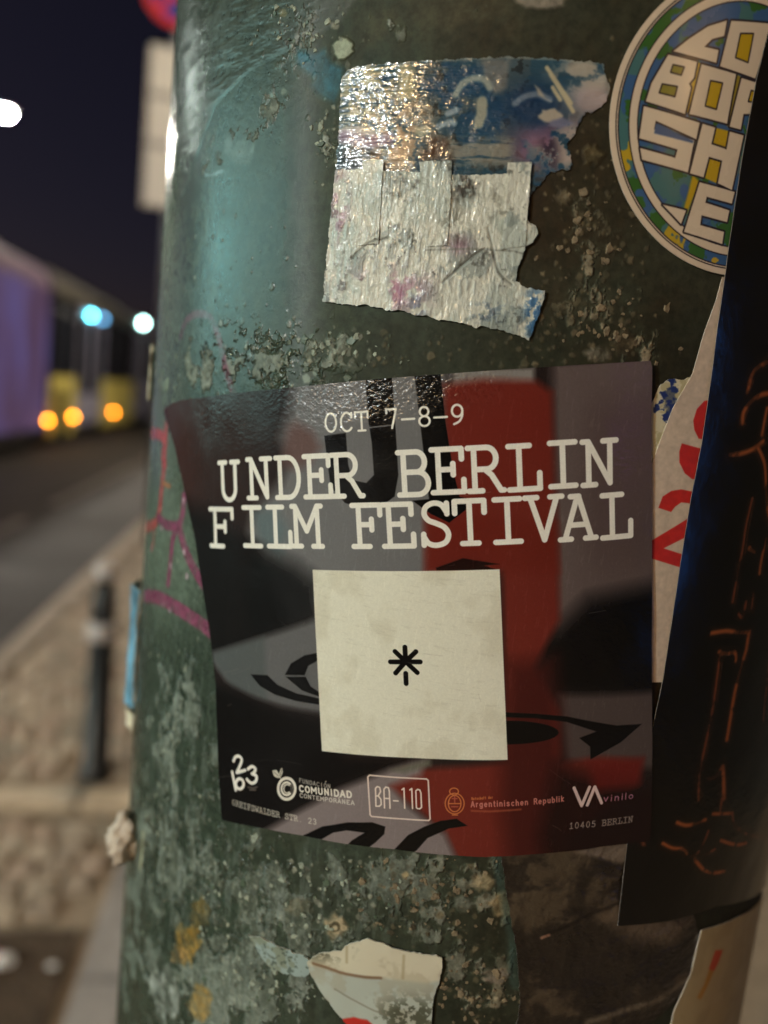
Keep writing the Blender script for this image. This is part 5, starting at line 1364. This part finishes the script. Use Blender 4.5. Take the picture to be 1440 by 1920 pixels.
black = sheet('black_poster', ko, [print_mat('black_print', Kt.image('black_print'), .2, .2, 500, .0003, rvar=.05), m_core_dk], lift=.78, thick=.14, step=2.2, edge=1.2, seed=14, tex=Kt,
              wav=lambda s, z: .10*blotch(s*.12, z*.1, 3) + (.9*math.exp(-((z+168)/14)**2) if z < -100 else 0))
tag(black, 'large black poster with an orange bone line drawing', 'poster')

# ---- brown film, bottom right
fpx = [(938, 1596), (1000, 1596), (1100, 1584), (1180, 1568), (1185, 1640), (1172, 1720), (1300, 1715), (1315, 1790), (1285, 1850), (1240, 1900), (1150, 1960), (960, 1960), (975, 1880), (968, 1780), (950, 1680)]
fo_, Ft = outline_tex(fpx, .2, s255(42, 35, 28))
q1, q2, q3 = [stretch(fbm(Ft.H, Ft.W, *k)) for k in ((40, 60, 5, 111, .6), (9, 9, 4, 112, .6), (60, 30, 4, 113, .55))]
Ft.mask((.6*sstep(.55, .85, q1)).astype(np.float32), s255(92, 78, 60)); Ft.mask((.7*sstep(.5, .8, q3)).astype(np.float32), s255(34, 28, 22))
Ft.fill([(1075, 1596), (1180, 1566), (1185, 1615), (1155, 1618), (1110, 1604)], s255(124, 110, 96), 1.2, .9, mod=(.6+.4*q2).astype(np.float32))
Ft.stroke([smooth([(1020, 1752), (1060, 1735), (1110, 1712), (1160, 1692)])], .9, s255(24, 18, 14), .6, .8); Ft.stroke([[(1015, 1757), (1028, 1752)]], .8, s255(150, 112, 92), .4, .9)
Ft.fill([(1120, 1715), (1170, 1695), (1175, 1715), (1300, 1722), (1260, 1770), (1180, 1760)], s255(104, 88, 72), 4, .7)
Ft.stroke([smooth([(1100, 1915), (1180, 1890), (1240, 1870), (1285, 1835)])], 1.6, s255(112, 100, 84), 1.2, .7)
Ft.stroke([[(945, 1915), (946, 1870)]], .8, s255(150, 130, 100), .5, .8)
rb = np.zeros((Ft.H, Ft.W, 4), np.float32); rb[..., :3] = (q1*.6+q3*.25+q2*.15)[..., None]; rb[..., 3] = 1
brownf = sheet('brown_tape', fo_, [print_mat('tape_print', Ft.image('tape_print'), .33, .2, 400, .0004, relief=Ft.image('tape_relief', rb, True), rdist=.0009), m_core_dk], lift=.3, thick=.12, step=2, edge=1.0, jag=.2, seed=15, tex=Ft,
               wav=lambda s, z: .16*blotch(s*.25, z*.22, 9))
tag(brownf, 'dark brown wrinkled tape remnant below the festival sticker', 'tape')

# ---- pale yellow strip, bottom right
ypx = [(1312, 1742), (1380, 1718), (1450, 1680), (1460, 1720), (1432, 1820), (1405, 1960), (1245, 1960), (1262, 1890), (1292, 1825)]
yo, Yt = outline_tex(ypx, .2, s255(170, 152, 112))
q1 = stretch(fbm(Yt.H, Yt.W, 30, 30, 4, 121, .6)); Yt.mask((.35*sstep(.4, .8, q1)).astype(np.float32), s255(146, 130, 92))
Yt.fill([(1338, 1780), (1352, 1779), (1344, 1802), (1334, 1822), (1322, 1850), (1311, 1872), (1304, 1868), (1318, 1842), (1328, 1812)], s255(170, 120, 40), .6)
Yt.fill([(1338, 1780), (1352, 1779), (1344, 1802), (1336, 1818), (1326, 1815)], s255(186, 66, 34), .5)
yel = sheet('pale_sticker', yo, [print_mat('pale_print', Yt.image('pale_print'), .55, .2, 600, .0003), m_core], lift=.5, thick=.2, step=2.2, edge=1.0, jag=.1, seed=16, tex=Yt)
tag(yel, 'pale yellow strip sticker with a red and yellow bar below the black poster', 'sticker')

# ---- torn white paper, bottom
tpx = [(578, 1800), (600, 1784), (640, 1780), (652, 1768), (690, 1757), (720, 1766), (760, 1780), (800, 1786), (830, 1792), (826, 1830), (812, 1870), (806, 1960), (690, 1960), (650, 1915), (622, 1880), (600, 1850), (584, 1822)]
to_, Tt = outline_tex(tpx, .15, s255(196, 190, 168))
TX2, TY2 = Tt.photo(); q1, q2 = [stretch(fbm(Tt.H, Tt.W, *k)) for k in ((40, 40, 4, 131, .6), (9, 9, 4, 132, .6))]
Tt.fill([(560, 1800), (720, 1830), (800, 1838), (850, 1830), (850, 1990), (600, 1990), (580, 1830)], s255(164, 172, 164), 1.0, .9)
Tt.mask((.35*sstep(.5, .8, q1)).astype(np.float32), s255(150, 140, 116))
Tt.mask((.8*sstep(.5, .62, q1*.5+q2*.5)*np.clip(zone(TX2, TY2, 770, 1900, 60, 30)*1.4+zone(TX2, TY2, 610, 1775, 40, 22), 0, 1)).astype(np.float32), s255(58, 60, 44))
Tt.stroke([smooth([(590, 1802), (650, 1822), (715, 1830)])], .7, s255(112, 84, 60), .5, .9); Tt.stroke([smooth([(630, 1850), (680, 1880), (730, 1900)])], .4, s255(120, 116, 100), .4, .8)
Tt.stroke([[(758, 1788), (756, 1830)], [(652, 1770), (652, 1800)]], .6, s255(150, 136, 104), .6, .7)
Tt.fill([(636, 1908), (664, 1903), (690, 1908), (720, 1935), (660, 1935)], s255(178, 40, 30), .5)
paper = sheet('torn_sticker', to_, [print_mat('torn_print', Tt.image('torn_print'), .5, .3, 700, .0004), m_core], lift=.6, thick=.35, step=1.6, edge=.7, jag=.22, seed=17, tex=Tt, wav=lambda s, z: .25*blotch(s*.25, z*.25, 4)+.2)
tag(paper, 'torn off-white paper sticker at the bottom below the festival sticker', 'sticker')
gpx = [(468, 1752), (490, 1756), (530, 1775), (575, 1792), (590, 1805), (575, 1830), (545, 1826), (512, 1815), (490, 1790)]
go, Gt = outline_tex(gpx, .15, s255(140, 156, 152))
q1, q2 = [stretch(fbm(Gt.H, Gt.W, *k)) for k in ((22, 22, 4, 141, .6), (7, 7, 3, 142, .6))]
Gt.mask((.6*sstep(.5, .75, q1)).astype(np.float32), s255(112, 116, 92)); Gt.mask((.7*sstep(.7, .85, q2)).astype(np.float32), s255(60, 70, 60))
shred = sheet('paper_shred', go, [print_mat('shred_print', Gt.image('shred_print'), .5, .3, 700, .0004), m_core], lift=.4, thick=.3, step=1.5, edge=.6, jag=.3, seed=18, tex=Gt, wav=lambda s, z: .2*blotch(s*.4, z*.4, 2)+.1)
tag(shred, 'grey-blue paper shred stuck left of the torn off-white sticker', 'paper scrap')

# ---- scraps standing off the far side of the pole, seen edge-on
def edge_scrap(name, label, y0, y1, w0, lift, m, seed, cat='paper scrap', curl=2.0):
    z0_, z1_ = S([(300, y0)])[0][1], S([(300, y1)])[0][1]
    z0_ += -4*(y0 > 1300); 
    sA, sB = -146, -146+w0
    o = [(sA, z0_), (sB, z0_-1), (sB+1, (z0_+z1_)/2), (sB-.5, z1_+1), (sA, z1_)]
    ob = sheet(name, o, m, lift=lift, thick=.3, step=1.6, edge=.9, jag=.35, seed=seed, wav=lambda s, z: .55*blotch(s*.3, z*.12, seed)+curl*math.exp(-((s+139)/5)**2))
    tag(ob, label, cat); return ob
m_sky = bpy.data.materials.new('edge_blue'); m_sky = mat('edge_blue', lin(s255(104, 156, 182)), .45, var=.85, vscale=75, bump=.4, bscale=300)
m_cream = mat('edge_cream', lin(s255(214, 206, 180)), .6, var=.2, vscale=160)
edge_scrap('curled_sticker', 'curled light blue sticker seen edge-on at the left edge of the pole', 1160, 1440, 16, .9, [m_sky, m_cream], 21, 'sticker', 2.6)
edge_scrap('paper_scrap', 'thin cream paper edge peeling from the pole beside the tram', 640, 760, 10, .3, [m_cream, m_cream], 23, curl=1.6)
edge_scrap('paper_scrap', 'cream paper tail under the curled light blue sticker', 1420, 1490, 20, .6, [m_cream, m_cream], 25, curl=2.2)
def wad(name, label, x, y, r, sc, seed, m, off):
    p = S([(x, y)])[0]; c = surf(p[0], p[1], off)
    bm = bmesh.new(); bmesh.ops.create_icosphere(bm, subdivisions=4, radius=r)
    for v in bm.verts:
        n_ = v.co.normalized(); k = 1 + .28*blotch(n_.x*3, n_.y*3+n_.z*2, seed) + .14*blotch(n_.z*7, n_.x*6, seed+2)
        v.co = Vector((v.co.x*sc[0], v.co.y*sc[1], v.co.z*sc[2]))*k
    o = from_bm(name, bm, m, None, c, smooth=True); tag(o, label, 'paper wad'); return o
wad('paper_wad', 'crumpled whitish paper wad stuck on the lower left edge of the pole', 250, 1568, .0054, (.95, 1.0, 1.5), 3, mat('wad_paper', lin(s255(205, 192, 176)), .55, var=.18, vscale=150, bump=.5, bscale=500), 2.2)
